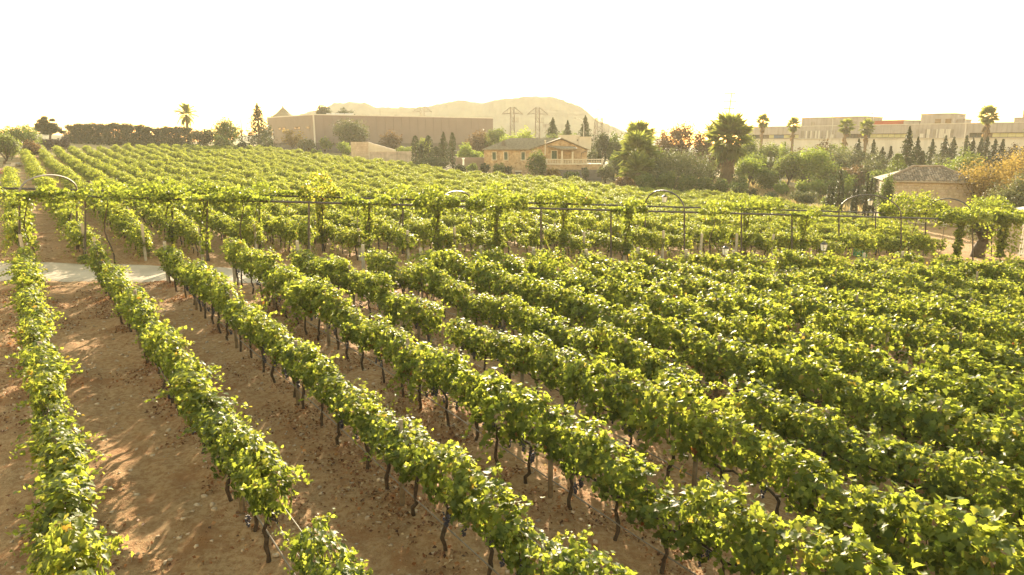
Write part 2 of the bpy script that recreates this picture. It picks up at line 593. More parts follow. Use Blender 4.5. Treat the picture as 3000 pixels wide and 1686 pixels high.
pxs = np.arange(-58, 58, 0.35)
pc = []
for i, x in enumerate(pxs):
    n0, n1 = float(ip(NEAR, x)), float(ip(FAR, x))
    j0, j1 = 0.35 * float(vnoise(np.array(x), np.array(0.0), 0.8, 7)), 0.35 * float(vnoise(np.array(x), np.array(9.0), 0.8, 8))
    pc.append([n0 + j0 - 0.25, n0 + j0] + list(np.linspace(n0 + j0, n1 + j1, 10)[1:-1]) + [n1 + j1, n1 + j1 + 0.25])
pc = np.array(pc)
PX = np.repeat(pxs[:, None], pc.shape[1], 1)
PZ = gz(PX, pc) + 0.012 + 0.01 * vnoise(PX, pc, 0.5, 4)
PZ[:, 0] -= 0.06
PZ[:, -1] -= 0.06
idx = np.arange(PX.size).reshape(PX.shape)
quads = np.stack([idx[:-1, :-1], idx[1:, :-1], idx[1:, 1:], idx[:-1, 1:]], -1).reshape(-1, 4)
tag(link('path', mesh_np('path', np.stack([PX, pc, PZ], -1).reshape(-1, 3), quads, path_mat(), smooth=True)), 'pale gravel path crossing in front of the pergola', kind='structure')

M_HILL = plain('wooded_hill', (0.05, 0.055, 0.028), 0.95, 0.1, 0.5, 0.03, 0.0)


def ridge(name, label, prof, F, depth, seed):
    px = np.arange(prof[0][0], prof[-1][0] + 1, 2.0)
    py = np.interp(px, [p[0] for p in prof], [p[1] for p in prof])
    top = np.array([list(at(a, b, F)) for a, b in zip(px, py)])
    rows = np.concatenate([np.linspace(-1, 0, 26), np.linspace(0, 1, 8)[1:]])
    V = []
    for t in rows:
        yy = F + t * depth
        fall = (1 - abs(t)) ** 1.3
        wob = 1 + 0.25 * vnoise(top[:, 0], np.full(len(px), t * 200.0), 60, seed)
        z = (top[:, 2] + 4) * (fall if t == 0 else fall * wob) - 4
        z = z + vnoise(top[:, 0], np.full(len(px), yy), 3.2, seed + 1) * 1.8 + vnoise(top[:, 0], np.full(len(px), yy), 9, seed + 2) * 1.6
        V.append(np.stack([top[:, 0] * (yy / F) ** 0.3, np.full(len(px), yy), z], -1))
    V = np.array(V)
    idx = np.arange(V.shape[0] * V.shape[1]).reshape(V.shape[:2])
    q = np.stack([idx[:-1, :-1], idx[:-1, 1:], idx[1:, 1:], idx[1:, :-1]], -1).reshape(-1, 4)
    return tag(link(name, mesh_np(name, V.reshape(-1, 3), q, M_HILL, smooth=True)), label, kind='structure')


ridge('mountain', 'long wooded hill fading into golden haze', [(700, 402), (735, 397), (790, 377), (850, 347), (885, 335), (920, 325), (960, 312), (985, 303), (1010, 299), (1040, 297), (1065, 302), (1100, 313), (1130, 316), (1180, 315),
      (1220, 316), (1260, 310), (1300, 303), (1340, 298), (1365, 297), (1400, 301), (1450, 296), (1510, 291), (1535, 286), (1550, 283), (1610, 283), (1640, 290), (1680, 305), (1710, 318), (1740, 345), (1760, 356),
      (1790, 368), (1830, 381), (1880, 396), (1950, 412)], 750, 170, 21)
ridge('far_hill', 'low pale hill behind the pine tree', [(-60, 400), (40, 394), (110, 390), (170, 396), (260, 402), (420, 410), (560, 415)], 640, 120, 31)

# ------------------------------------------------------------------ leaves
LV = np.array([(-0.06, 0, 0), (-0.16, .24, .02), (0.02, .50, .10), (0.30, .36, .04), (0.46, .56, .13), (0.62, .26, .03), (1.0, 0, -.14),
               (0.62, -.26, .03), (0.46, -.56, .13), (0.30, -.36, .04), (0.02, -.50, .10), (-0.16, -.24, .02), (0.36, 0, -.05)])
LV = LV - np.array([0.3, 0, 0])
LT = np.array([(12, i, (i + 1) % 12) for i in range(12)])
QV = np.array([(-.6, 0, 0), (0, .42, .12), (.6, 0, 0), (0, -.42, .12)])
QT = np.array([(0, 1, 2), (0, 2, 3)])
BV = np.array([(0, -.05, 0), (0, .05, 0), (1.0, 0, .0)])
BT = np.array([(0, 2, 1)])


def nz(a):
    return a / np.maximum(1e-9, np.linalg.norm(a, axis=-1, keepdims=True))


def leaves(pos, nrm, tip, size, tint, tv=LV, tt=LT):
    n = len(pos)
    nrm = nz(nrm)
    tip = nz(tip - nrm * np.sum(tip * nrm, -1, keepdims=True))
    sid = np.cross(nrm, tip)
    P = pos[:, None, :] + size[:, None, None] * (tv[None, :, 0:1] * tip[:, None, :] + tv[None, :, 1:2] * sid[:, None, :] + tv[None, :, 2:3] * nrm[:, None, :])
    k = len(tv)
    F = (np.arange(n) * k)[:, None, None] + tt[None]
    return P.reshape(-1, 3), F.reshape(-1, tt.shape[1]), np.repeat(tint, k)


def vine_cloud(r, n, half=0.6, zc=1.17, rw=0.31, rh=0.46, shoots=9, sprawl=0.0, lo=0.055, hi=0.10):
    """leaf positions of one trained grapevine (x along the row)"""
    x = r.uniform(-half, half, n)
    ph = r.uniform(0, 6.28, 3)
    a = r.uniform(0, 2 * np.pi, n)
    rad = 1 - 0.55 * r.random(n) ** 2.2
    lump = (1.06 - 0.38 * np.abs(x / half) ** 2.5) * (1 + 0.20 * np.sin(5.2 * x + ph[0]) * np.cos(a * 2 + ph[1]) + 0.14 * np.sin(9 * x + 3 * a + ph[2]) + 0.1 * r.standard_normal(n))
    yy = rw * rad * lump * np.cos(a)
    zz = zc + rh * rad * lump * np.sin(a) + 0.07 * np.sin(4 * x + ph[1])
    lowm = zz < zc
    yy = np.where(lowm, yy * 0.85, yy)
    pos = np.stack([x, yy, zz], -1)
    nrm = np.stack([0.35 * r.standard_normal(n), np.cos(a) * 1.0 + 0.35 * r.standard_normal(n), np.sin(a) * 0.7 + 0.5 + 0.35 * r.standard_normal(n)], -1)
    tip = np.stack([0.6 * r.standard_normal(n), 0.5 * np.cos(a) + 0.4 * r.standard_normal(n), -0.8 + 0.3 * r.standard_normal(n)], -1)
    tint = np.clip(0.34 + 0.21 * r.standard_normal(n) + 0.10 * np.sin(a), 0.0, 0.82)
    P, N, T, C, S = [pos], [nrm], [tip], [tint], [r.uniform(lo, hi, n)]
    for _ in range(shoots):
        x0 = r.uniform(-half, half); sg = r.choice([-1, 1])
        L = r.uniform(0.25, 0.55) * (1 + sprawl)
        d = np.array([0.5 * r.standard_normal(), sg * r.uniform(0.1, 0.9), r.uniform(0.2, 1.0)]); d /= np.linalg.norm(d)
        m = int(18 * L / 0.4)
        t = np.linspace(0.1, 1, m)
        st = np.array([x0, sg * rw * 0.5 * r.random(), zc + rh * 0.6 * r.uniform(-0.2, 1)])
        if sprawl > 0.4 and r.random() < 0.4:           # shoots that hang down outside the canopy
            d = np.array([0.4 * r.standard_normal(), sg * r.uniform(0.2, 0.6), -r.uniform(0.1, 0.9)]); d /= np.linalg.norm(d)
            st = np.array([x0, sg * rw * 0.7, zc - rh * 0.3 * r.random()])
        p = st + d * (t * L)[:, None] + np.array([0, 0, -0.35 - sprawl * 0.5]) * (t ** 2 * L)[:, None] + 0.035 * r.standard_normal((m, 3))
        P.append(p)
        N.append(np.array([0, 0, 0.8]) + 0.6 * r.standard_normal((m, 3)))
        T.append(d + 0.7 * r.standard_normal((m, 3)))
        C.append(np.clip(0.52 + 0.15 * r.standard_normal(m), 0.1, 0.82))
        S.append(r.uniform(lo, hi, m) * (1.1 - 0.5 * t))
    P, N, T, C, S = map(np.concatenate, (P, N, T, C, S))
    q = r.uniform(0, 6.28, 6)
    hole = np.sin(8.5 * P[:, 0] + q[0]) * np.sin(9 * P[:, 2] + q[1]) + 0.8 * np.sin(15 * P[:, 0] + 6 * P[:, 1] + q[2]) * np.sin(13 * P[:, 2] + q[3]) + 0.5 * np.sin(11 * P[:, 1] + q[4])
    keep = hole > -0.62 + 0.3 * r.standard_normal(len(hole))
    P, N, T, C, S = P[keep], N[keep], T[keep], C[keep], S[keep]
    y = r.random(len(C))
    C = np.where(y < 0.012, 0.9, np.where((y < 0.022) & (P[:, 2] < zc), 0.99, C))
    return P, N, T, S, C


def trunk_mesh(r, name):
    mb = MB()
    lean, bow = r.uniform(-0.22, 0.22), r.uniform(-0.1, 0.1)
    pts, rd = [], []
    for t in np.linspace(0, 1, 8):
        pts.append((lean * (1 - t) ** 1.5 + 0.02 * r.standard_normal(), bow * math.sin(t * 3.1) + 0.012 * r.standard_normal(), -0.06 + 0.86 * t))
        rd.append(0.036 - 0.011 * t + 0.004 * r.standard_normal())
    mb.tube(pts, rd, 7)
    top = Vector(pts[-1])
    for sg in (-1, 1):
        q = [top - Vector((0, 0, 0.02))]
        for t in np.linspace(0.2, 1, 5):
            q.append(Vector((top.x + sg * 0.52 * t, top.y + 0.02 * r.standard_normal(), top.z + 0.1 * t ** 0.7 + 0.012 * r.standard_normal())))
        mb.tube(q, [0.024, 0.022, 0.02, 0.017, 0.014, 0.009], 6)
        for t in (0.3, 0.6, 0.9):
            b = Vector((top.x + sg * 0.5 * t, top.y, top.z + 0.1))
            mb.tube([b, b + Vector((0.05 * r.standard_normal(), 0.06 * r.standard_normal(), 0.3)), b + Vector((0.1 * r.standard_normal(), 0.12 * r.standard_normal(), 0.6))], [0.008, 0.006, 0.003], 4)
    return mb


def grape_mesh(r, name):
    ic = bmesh.new()
    bmesh.ops.create_icosphere(ic, subdivisions=1, radius=1)
    iv = np.array([v.co[:] for v in ic.verts]); it = np.array([[v.index for v in f.verts] for f in ic.faces])
    ic.free()
    n = 46
    t = r.random(n) ** 0.8
    a = r.uniform(0, 6.28, n)
    rr = 0.052 * (1 - t * 0.75) * np.sqrt(r.random(n)) + 0.004
    c = np.stack([rr * np.cos(a), rr * np.sin(a), -0.015 - t * 0.17], -1)
    V = (c[:, None] + iv[None] * r.uniform(0.0115, 0.0145, n)[:, None, None]).reshape(-1, 3)
    F = ((np.arange(n) * len(iv))[:, None, None] + it[None]).reshape(-1, 3)
    return mesh_np(name, V, F, M_GRAPE, smooth=True)


NV = 10
tidy, loose, trunks, grapes = [], [], [], []
far_protos = []
for i in range(NV):
    r = np.random.default_rng(100 + i)
    P, N, T, S, C = vine_cloud(r, 850, 0.66, 1.25, 0.28, 0.43, 20, 0.2, 0.06, 0.115)
    v, f, t = leaves(P, N, T, S, C)
    tidy.append(mesh_np('foliage_trimmed', v, f, M_VINE, t, smooth=False))
    r = np.random.default_rng(200 + i)
    P, N, T, S, C = vine_cloud(r, 440, 0.74, 1.18, 0.37, 0.50, 30, 0.8, 0.075, 0.145)
    v, f, t = leaves(P, N, T, S, C)
    loose.append(mesh_np('foliage_loose', v, f, M_VINE, t, smooth=False))
    mb = trunk_mesh(np.random.default_rng(300 + i), 'trunk')
    trunks.append(mb.mesh('trunk', M_BARK, True))
    if i < 4:
        grapes.append(grape_mesh(np.random.default_rng(400 + i), 'grape_cluster'))
    # joined prototype for the part of the vineyard nobody could count
    r = np.random.default_rng(500 + i)
    P, N, T, S, C = vine_cloud(r, 540, 0.64, 1.23, 0.35, 0.45, 24, 0.5, 0.075, 0.125)
    v, f, t = leaves(P, N, T, S, C)
    tf = [tuple(q) for q in mb.f]
    tv_ = np.array([tuple(q) for q in mb.v])
    q4 = np.array([q for q in tf if len(q) == 4]) + len(v)
    me = mesh_np('vine_far', np.concatenate([v, tv_]), [f, q4], [M_VINE, M_BARK], np.concatenate([t, np.zeros(len(tv_))]), mat_idx=[0] * len(f) + [1] * len(q4))
    far_protos.append(bpy.data.objects.new('vine_far', me))

# ------------------------------------------------------------------ the vine rows
ORD = "first second third fourth fifth sixth seventh eighth ninth tenth eleventh twelfth thirteenth fourteenth fifteenth sixteenth seventeenth eighteenth nineteenth twentieth".split()


def ordinal(n):
    if n <= 20: return ORD[n - 1]
    tens = {2: 'twenty', 3: 'thirty', 4: 'forty', 5: 'fifty'}
    tenth = {2: 'twentieth', 3: 'thirtieth', 4: 'fortieth', 5: 'fiftieth'}
    return tenth[n // 10] if n % 10 == 0 else tens[n // 10] + '-' + ORD[n % 10 - 1]


def row_end(d, poly, back):
    s = 34.0
    for _ in range(30):
        p = U * s + W * d
        s += (float(ip(poly, p[0])) - p[1]) / (U[1] + 0.21 * 0.588) * 0.8
    return s - back


near_vines, rest = [], []
row_span = {}
for k in range(22):
    d = ROW_D0 + ROW_DD * k
    s1 = row_end(d, NEAR, 0.9)
    n = 0
    smin = s1
    for j in range(70):
        s = s1 - j * 1.05
        p = U * s + W * d
        if p[1] < 1.5: break
        vis = False
        for z in (0.0, 1.7):
            a, b, zc = proj(p[0], p[1], float(gz(p[0], p[1])) + z)
            if zc > 1 and -60 < a < 3060 and -60 < b < 1760: vis = True
        r = np.random.default_rng(1000 * k + j)
        if r.random() < (0.025 if k < 5 else 0.07): continue
        n += 1
        q = (k, n, p[0] + 0.04 * r.standard_normal(), p[1] + 0.04 * r.standard_normal(), math.hypot(p[0], p[1]), r.integers(0, 1 << 30))
        if vis:
            near_vines.append(q)
            smin = min(smin, s)
        elif 0 < b < 2600:
            rest.append(q)
    row_span[k] = (smin - 1.5, s1)
near_vines.sort(key=lambda q: q[4])
rest += near_vines[300:]
near_vines = near_vines[:300]
VG = 'grapevines in the rows between the camera and the gravel path'
for (k, n, x, y, dist, sd_) in near_vines:
    r = np.random.default_rng(sd_)
    z = float(gz(x, y))
    rowname = 'leftmost row' if k == 0 else ordinal(k + 1) + ' row from left'
    look = 'trimmed green grapevine' if k < 6 else 'sprawling green grapevine'
    t = thing('grapevine', f'{look}, {rowname}, {ordinal(n)} from the gravel path', 'grapevine', (x, y, z), ROW_ROT + (math.pi if r.random() < 0.5 else 0), VG)
    wide = k >= 6 or (k >= 3 and r.random() < 0.3)
    sz = r.uniform(0.86, 1.1) * (1 + 0.22 * float(vnoise(np.array(n * 1.05), np.array(k * 7.3), 2.6, 91)))
    if r.random() < 0.04: sz *= 0.72
    fo = link('foliage', (loose if wide else tidy)[r.integers(NV)], t, scale=(1.0, r.uniform(0.85, 1.2) * (0.92 if k < 2 else 1.0), sz * (0.96 if k < 3 else 1.03)))
    fo['kind'] = 'stuff'
    link('trunk', trunks[r.integers(NV)], t)
    if k >= 1:
        for _ in range(int(r.integers(0, 3)) + (2 if k > 1 and r.random() < 0.5 else 0)):
            link('grape_cluster', grapes[r.integers(4)], t, loc=(r.uniform(-0.5, 0.5), r.uniform(-0.2, 0.2), r.uniform(0.68, 0.95)), rot=(0, 0, r.uniform(0, 6)), scale=[r.uniform(0.9, 1.35)] * 3)

# rest of the vineyard beyond the path: one mass
pts = [(x, y) for (k, n, x, y, dist, sd_) in rest]
for k in range(0, 70):
    d = ROW_D0 + ROW_DD * k
    s0 = row_end(d, PERG, 0) + 0.6
    s = s0 + np.arange(0, 240, 1.05)
    X = U[0] * s + W[0] * d
    Y = U[1] * s + W[1] * d
    ok = inside(FIELD, X, Y) & (rng.random(len(s)) > 0.04)
    pts += list(zip(X[ok] + 0.05 * rng.standard_normal(ok.sum()), Y[ok] + 0.05 * rng.standard_normal(ok.sum())))
pts = np.array(pts)
vm = bpy.data.meshes.new('vine_rows')
vm.vertices.add(len(pts))
vm.vertices.foreach_set('co', np.stack([pts[:, 0], pts[:, 1], gz(pts[:, 0], pts[:, 1])], -1).astype(np.float32).ravel())
nP = len(pts)
a_ = vm.attributes.new('rot', 'FLOAT_VECTOR', 'POINT')
a_.data.foreach_set('vector', np.stack([np.zeros(nP), np.zeros(nP), ROW_ROT + np.pi * rng.integers(0, 2, nP)], -1).astype(np.float32).ravel())
a_ = vm.attributes.new('size', 'FLOAT_VECTOR', 'POINT')
a_.data.foreach_set('vector', np.stack([np.ones(nP), rng.uniform(0.75, 1.25, nP), rng.uniform(0.84, 1.12, nP) * (1 + 0.3 * vnoise(pts[:, 0], pts[:, 1], 2.2, 92))], -1).astype(np.float32).ravel())
a_ = vm.attributes.new('pick', 'INT', 'POINT')
a_.data.foreach_set('value', rng.integers(0, NV, nP).astype(np.int32))
vo = tag(link('vine_rows', vm), 'rows of grapevines filling the vineyard beyond the pergola', kind='stuff')
ng = bpy.data.node_groups.new('vine_rows', 'GeometryNodeTree')
ng.interface.new_socket('Geometry', in_out='INPUT', socket_type='NodeSocketGeometry')
ng.interface.new_socket('Geometry', in_out='OUTPUT', socket_type='NodeSocketGeometry')
gi, go = ng.nodes.new('NodeGroupInput'), ng.nodes.new('NodeGroupOutput')
jn = ng.nodes.new('GeometryNodeJoinGeometry')
for o in far_protos:
    oi = ng.nodes.new('GeometryNodeObjectInfo')
    oi.inputs['Object'].default_value = o
    oi.inputs['As Instance'].default_value = True
    ng.links.new(oi.outputs['Geometry'], jn.inputs[0])
iop = ng.nodes.new('GeometryNodeInstanceOnPoints')
iop.inputs['Pick Instance'].default_value = True
mp_ = ng.nodes.new('GeometryNodeMeshToPoints')
ng.links.new(gi.outputs[0], mp_.inputs['Mesh'])
ng.links.new(mp_.outputs[0], iop.inputs['Points'])
ng.links.new(jn.outputs[0], iop.inputs['Instance'])
for nm, typ, sock in (('pick', 'INT', 'Instance Index'), ('rot', 'FLOAT_VECTOR', 'Rotation'), ('size', 'FLOAT_VECTOR', 'Scale')):
    na = ng.nodes.new('GeometryNodeInputNamedAttribute')
    na.data_type = typ
    na.inputs['Name'].default_value = nm
    ng.links.new(na.outputs['Attribute'], iop.inputs[sock])
ng.links.new(iop.outputs[0], go.inputs[0])
mod = vo.modifiers.new('vines', 'NODES')
mod.node_group = ng
print('vines near', len(near_vines), 'mass', nP)

# trellises: posts, wires, drip hose
post_me = MB().tube([(0, 0, -0.2), (0, 0, 1.0), (0.01, 0, 1.62)], [0.045, 0.043, 0.04], 8).mesh('post', M_WOOD, True)
endpost_me = MB().box(-0.055, 0.055, -0.055, 0.055, -0.2, 1.78).mesh('post', M_POSTC)


def trellis(k, s0, s1, step, label, group, near):
    d = ROW_D0 + ROW_DD * k
    p0 = U * s1 + W * d
    L = s1 - s0
    t = thing('vine_trellis', label, 'trellis', (p0[0], p0[1], float(gz(*p0))), 0, group)
    r = np.random.default_rng(7000 + k + (0 if near else 99))
    g0 = Vector((p0[0], p0[1], float(gz(*p0))))

    def gp(s, h):
        p = U * s + W * d
        return Vector((p[0], p[1], float(gz(*p)) + h)) - g0
    s = (s1 + 0.35) if near else s0
    i = 0
    while (s > s0 if near else s < s1):
        o = link('post', endpost_me if i == 0 else post_me, t, loc=gp(s, 0), rot=(0.02 * r.standard_normal(), 0.02 * r.standard_normal(), ROW_ROT), scale=(1, 1, r.uniform(0.95, 1.08)))
        s = s - step if near else s + step
        i += 1
    ss = np.linspace(s0, s1, max(3, int(L / 2.5)))
    MB().tube([gp(q, 0.42 + 0.05 * math.sin(q * 2.6)) for q in ss], 0.013, 5).build('drip_hose', M_HOSE, t)
    for h in (0.86, 1.3):
        MB().tube([gp(q, h) for q in ss], 0.004, 4).build('wire', M_WIRE, t)


for k in range(17):
    a, b = row_span[k]
    if b - a > 3:
        trellis(k, a, b, 5.2, f"weathered posts, wires and drip hose holding up the {'leftmost' if k == 0 else ordinal(k + 1)} near vine row" + ('' if k == 0 else ' from the left'), 'trellises of the near vine rows', True)
for k in range(18):
    d = ROW_D0 + ROW_DD * k
    s0 = row_end(d, PERG, 0) + 0.25
    trellis(k, s0, s0 + 26, 6.3, f"posts and wires behind the path carrying the {'leftmost' if k == 0 else ordinal(k + 1)} far vine row" + ('' if k == 0 else ' from the left'), 'trellises of the vine rows beyond the path', False)

# ------------------------------------------------------------------ leaf litter and stones
r = np.random.default_rng(77)
n = 120000
s = r.uniform(3, 34, n)
k = r.integers(-1, 9, n)
off = r.normal(0, 0.42, n) + np.where(r.random(n) < 0.35, r.uniform(-1.1, 1.1, n), 0)
d = ROW_D0 + ROW_DD * k + off
X, Y = U[0] * s + W[0] * d, U[1] * s + W[1] * d
dens = vnoise(X, Y, 1.3, 40) + 0.6 * vnoise(X, Y, 0.4, 41)
ok = (Y > 3) & (Y < ip(NEAR, X) - 0.1) & (np.abs(X) < 31) & (dens > -0.1 + 0.25 * r.random(n)) & (dens + 0.022 * (Y - 14) > r.uniform(-0.15, 0.3, n))
X2, Y2 = r.uniform(-29, 10, 9000), r.uniform(30, 40, 9000)
ok2 = (Y2 > ip(FAR, X2) + 0.1) & (vnoise(X2, Y2, 1.1, 44) > 0.02)
X, Y = np.concatenate([X[ok], X2[ok2]]), np.concatenate([Y[ok], Y2[ok2]])
n = len(X)
pos = np.stack([X, Y, gz(X, Y) + fine(X, Y) + 0.018 + 0.012 * r.random(n)], -1)
nrm = np.array([0, 0, 1.0]) + 0.55 * r.standard_normal((n, 3))
v, f, t = leaves(pos, nrm, r.standard_normal((n, 3)), r.uniform(0.025, 0.075, n), np.clip(0.48 + 0.3 * r.standard_normal(n), 0, 1), QV * np.array([1, 1, 2.2]), QT)
tag(link('leaf_litter', mesh_np('leaf_litter', v, f, L_LITTER, t)), 'dry reddish brown leaves scattered over the soil', kind='stuff')
print('litter', n)

ic = bmesh.new()
bmesh.ops.create_icosphere(ic, subdivisions=1, radius=1)
IV = np.array([v.co[:] for v in ic.verts]); IT = np.array([[v.index for v in f.verts] for f in ic.faces])
ic.free()
n = 9000
s = r.uniform(3, 31, n)
d = ROW_D0 + r.uniform(-3.0, 19, n)
X, Y = U[0] * s + W[0] * d, U[1] * s + W[1] * d
ok = (Y > 3) & (Y < ip(NEAR, X)) & (np.abs(X) < 31)
X, Y = X[ok], Y[ok]
n = len(X)
sc = 0.010 + 0.05 * r.random(n) ** 3.2
pos = np.stack([X, Y, gz(X, Y) + fine(X, Y) + sc * 0.25], -1)
V = pos[:, None] + IV[None] * (sc[:, None, None] * r.uniform(0.6, 1.3, (n, 1, 3)) * np.array([1, 1, .65])) * (1 + 0.2 * r.standard_normal((n, len(IV), 1)))
F = (np.arange(n) * len(IV))[:, None, None] + IT[None]
tag(link('stones', mesh_np('stones', V.reshape(-1, 3), F.reshape(-1, 3), plain('soil_stone', (0.36, 0.27, 0.19), .95, .1, .35, 3))), 'small pale stones lying in the soil', kind='stuff')

# ------------------------------------------------------------------ pergola along the path
PDIR = (Vector((13.9, 40.8)) - Vector((-19.6, 31.0))).normalized()
PNRM = Vector((-PDIR.y, PDIR.x))
PH, PW = 3.0, 3.6


def perg(px, rear=False, h=0.0):
    """point on the pergola's front or rear line seen at photo column px"""
    off = PNRM * (PW if rear else 0)
    x = 0.0
    for _ in range(60):
        yv = 40.8 + (x - off.x - 13.9) * PDIR.y / PDIR.x + off.y
        z = float(gz(x, yv)) + h
        Zc = math.cos(PITCH) * yv - math.sin(PITCH) * (z - CAM_Z)
        x = 0.5 * x + 0.5 * (px - 1500) / 2000 * Zc
    return Vector((x, yv, float(gz(x, yv)) + h))


pg = thing('pergola', 'long dark steel pergola with curved arches along the gravel path', 'pergola', perg(1283))
p_org = Vector(pg.location)


def sect(a, b, w, name, mat=M_STEEL):
    """square steel bar from a to b"""
    return MB().tube([a - p_org, b - p_org], w, 4).build(name, mat, pg)


front_px = [-160, 57, 250, 607, 905, 1083, 1283, 1455, 1585, 1790, 2005, 2172, 2320, 2640, 2850, 3010]
rear_px = [-60, 225, 505, 760, 945, 1180, 1380, 1650, 1890, 2180, 2458, 2565, 2712, 2905]
for q in front_px:
    sect(perg(q, h=-0.15), perg(q, h=PH), 0.05, 'post')
for q in rear_px:
    sect(perg(q, True, -0.15), perg(q, True, PH), 0.05, 'post')
sect(perg(-300, h=PH + 0.03), perg(3100, h=PH + 0.03), 0.055, 'beam')
sect(perg(-200, True, PH + 0.03), perg(3000, True, PH + 0.03), 0.05, 'beam')
arches = []
for a, b, ar in [(57, 225, .75), (1283, 1380, .6), (2005, 1890, 1.05), (2640, 2458, 1.25), (2850, 2712, 1.2)]:
    A, B = perg(a, h=PH + 0.08), perg(b, True, PH + 0.08)
    q = []
    for i in range(17):
        t = math.pi * i / 16
        q.append(A.lerp(B, 0.5 - 0.5 * math.cos(t)) + Vector((0, 0, ar * math.sin(t))) - p_org)
    MB().tube(q, 0.042, 8).build('arch', M_GALV if ar < .8 and a < 100 else M_STEEL, pg, smooth=True)  # first arch galvanised, its paler colour also standing in for caught sunlight
    arches.append(A.lerp(B, 0.5) + Vector((0, 0, ar)))

# lanterns
def lantern_parts(t, w, h, hang=0.0, post=0.0):
    z0 = post - hang - (h if hang else 0)
    if post:
        MB().tube([(0, 0, -0.1), (0, 0, post)], [0.032, 0.022], 8).lathe([(0.08, 0), (0.07, 0.25), (0.035, 0.3)], 8).build('pole', M_BLACK, t)
    if hang:
        MB().tube([(0, 0, 0), (0, 0, -hang)], 0.008, 5).build('chain', M_BLACK, t)
    a, b = w * 0.33, w * 0.5
    MB().add([(-a, -a, z0), (a, -a, z0), (a, a, z0), (-a, a, z0), (-b, -b, z0 + h * .68), (b, -b, z0 + h * .68), (b, b, z0 + h * .68), (-b, b, z0 + h * .68)],
             [(0, 3, 2, 1), (4, 5, 6, 7), (0, 1, 5, 4), (1, 2, 6, 5), (2, 3, 7, 6), (3, 0, 4, 7)]).build('glass', M_LANT, t)
    m = MB()
    for sx, sy in ((-1, -1), (1, -1), (1, 1), (-1, 1)):
        m.tube([(sx * a, sy * a, z0 - 0.02), (sx * (b + .004), sy * (b + .004), z0 + h * .68)], w * 0.045, 4)
    m.box(-a - .01, a + .01, -a - .01, a + .01, z0 - h * .07, z0 - 0.002)
    m.build('frame', M_BLACK, t)
    MB().lathe([(b * 1.5, z0 + h * .685), (b * 1.35, z0 + h * .74), (b * .5, z0 + h * .9), (b * .14, z0 + h * .93), (b * .16, z0 + h * .98), (0.005, z0 + h)], 8).build('cap', M_BLACK, t)


for i, (arch, lab) in enumerate([(1, 'small hanging lantern high among the vines near the pergola middle'), (2, 'white glass lantern hanging from the narrow pergola arch'), (3, 'white glass lantern hanging from the wide right pergola arch')]):
    t = thing('hanging_lantern', lab, 'lantern', arches[arch], 0.4, 'lanterns hanging from the pergola')
    lantern_parts(t, 0.24, 0.46, hang=0.22)
for px, F, py, lab in [(2120, 35.6, 727, 'black lamp post with glass lantern beside the concrete vine post'), (2405, 37.2, 712, 'taller black lamp post with lantern at the path bend on the right')]:
    g = on(px, F)
    hgt = at(px, py, F).z - g.z
    t = thing('lamp_post', lab, 'lamp post', g, 0.3, 'lamp posts beside the gravel path')
    lantern_parts(t, 0.26, 0.5, post=max(1.2, hgt - 0.42))

# climbing vines on the pergola
def climber(px, lab, span, rear=False, dens=420, col=0.0, hang=0.5, lift=0.25, column=True, wid=0.5, seed=0):
    r = np.random.default_rng(9000 + seed)
    base = perg(px, rear)
    t = thing('climbing_vine', lab, 'climbing vine', base, 0, 'vines climbing over the pergola')
    mb = MB()
    q, rd = [], []
    for u in np.linspace(0, 1, 9):
        q.append((0.13 * math.cos(u * 7), 0.13 * math.sin(u * 7) - 0.06, -0.05 + u * (PH + 0.1))); rd.append(0.035 - 0.015 * u)
    mb.tube(q, rd, 6)
    for sg in (-1, 1):
        mb.tube([Vector(q[-1]), Vector((PDIR.x * sg * span * .5, PDIR.y * sg * span * .5, PH + 0.12)), Vector((PDIR.x * sg * span, PDIR.y * sg * span, PH + 0.1))], [0.02, 0.014, 0.006], 5)
    mb.build('trunk', M_BARK, t, smooth=True)
    dens = int(dens * 1.3)
    n = int(dens * span)
    u = r.uniform(-span, span, n)
    env = np.sqrt(np.clip(1 - (u / span) ** 2, 0.05, 1))
    w_ = r.normal(0, wid, n) * env + (-0.12 if not rear else 0.1)
    ph = r.uniform(0, 6, 2)
    z = PH + 0.1 + (lift + 0.2 * np.sin(3 * u + ph[0])) * env * r.uniform(-0.5, 1.4, n) - hang * (r.random(n) ** 3) * (r.random(n) < 0.5)
    P = np.stack([PDIR.x * u + PNRM.x * w_, PDIR.y * u + PNRM.y * w_, z], -1)
    if column:
        m = int(dens * 0.75)
        zc = r.uniform(0.5, PH, m)
        rr = 0.26 * (0.6 + 0.5 * np.sin(zc * 4 + ph[1]) ** 2) * np.sqrt(r.random(m)) * 1.25
        a = r.uniform(0, 6.28, m)
        P = np.concatenate([P, np.stack([rr * np.cos(a), rr * np.sin(a), zc], -1)])
    n = len(P)
    N = np.array([0, -0.2, 0.7]) + 0.6 * r.standard_normal((n, 3))
    T = np.array([0, -0.1, -0.6]) + 0.7 * r.standard_normal((n, 3))
    C = np.clip(0.4 + col + 0.16 * r.standard_normal(n), 0.02, 1)
    v, f, tt = leaves(P, N, T, r.uniform(0.1, 0.17, n), C)
    link('foliage', mesh_np('foliage', v, f, M_VINE, tt), t)['kind'] = 'stuff'


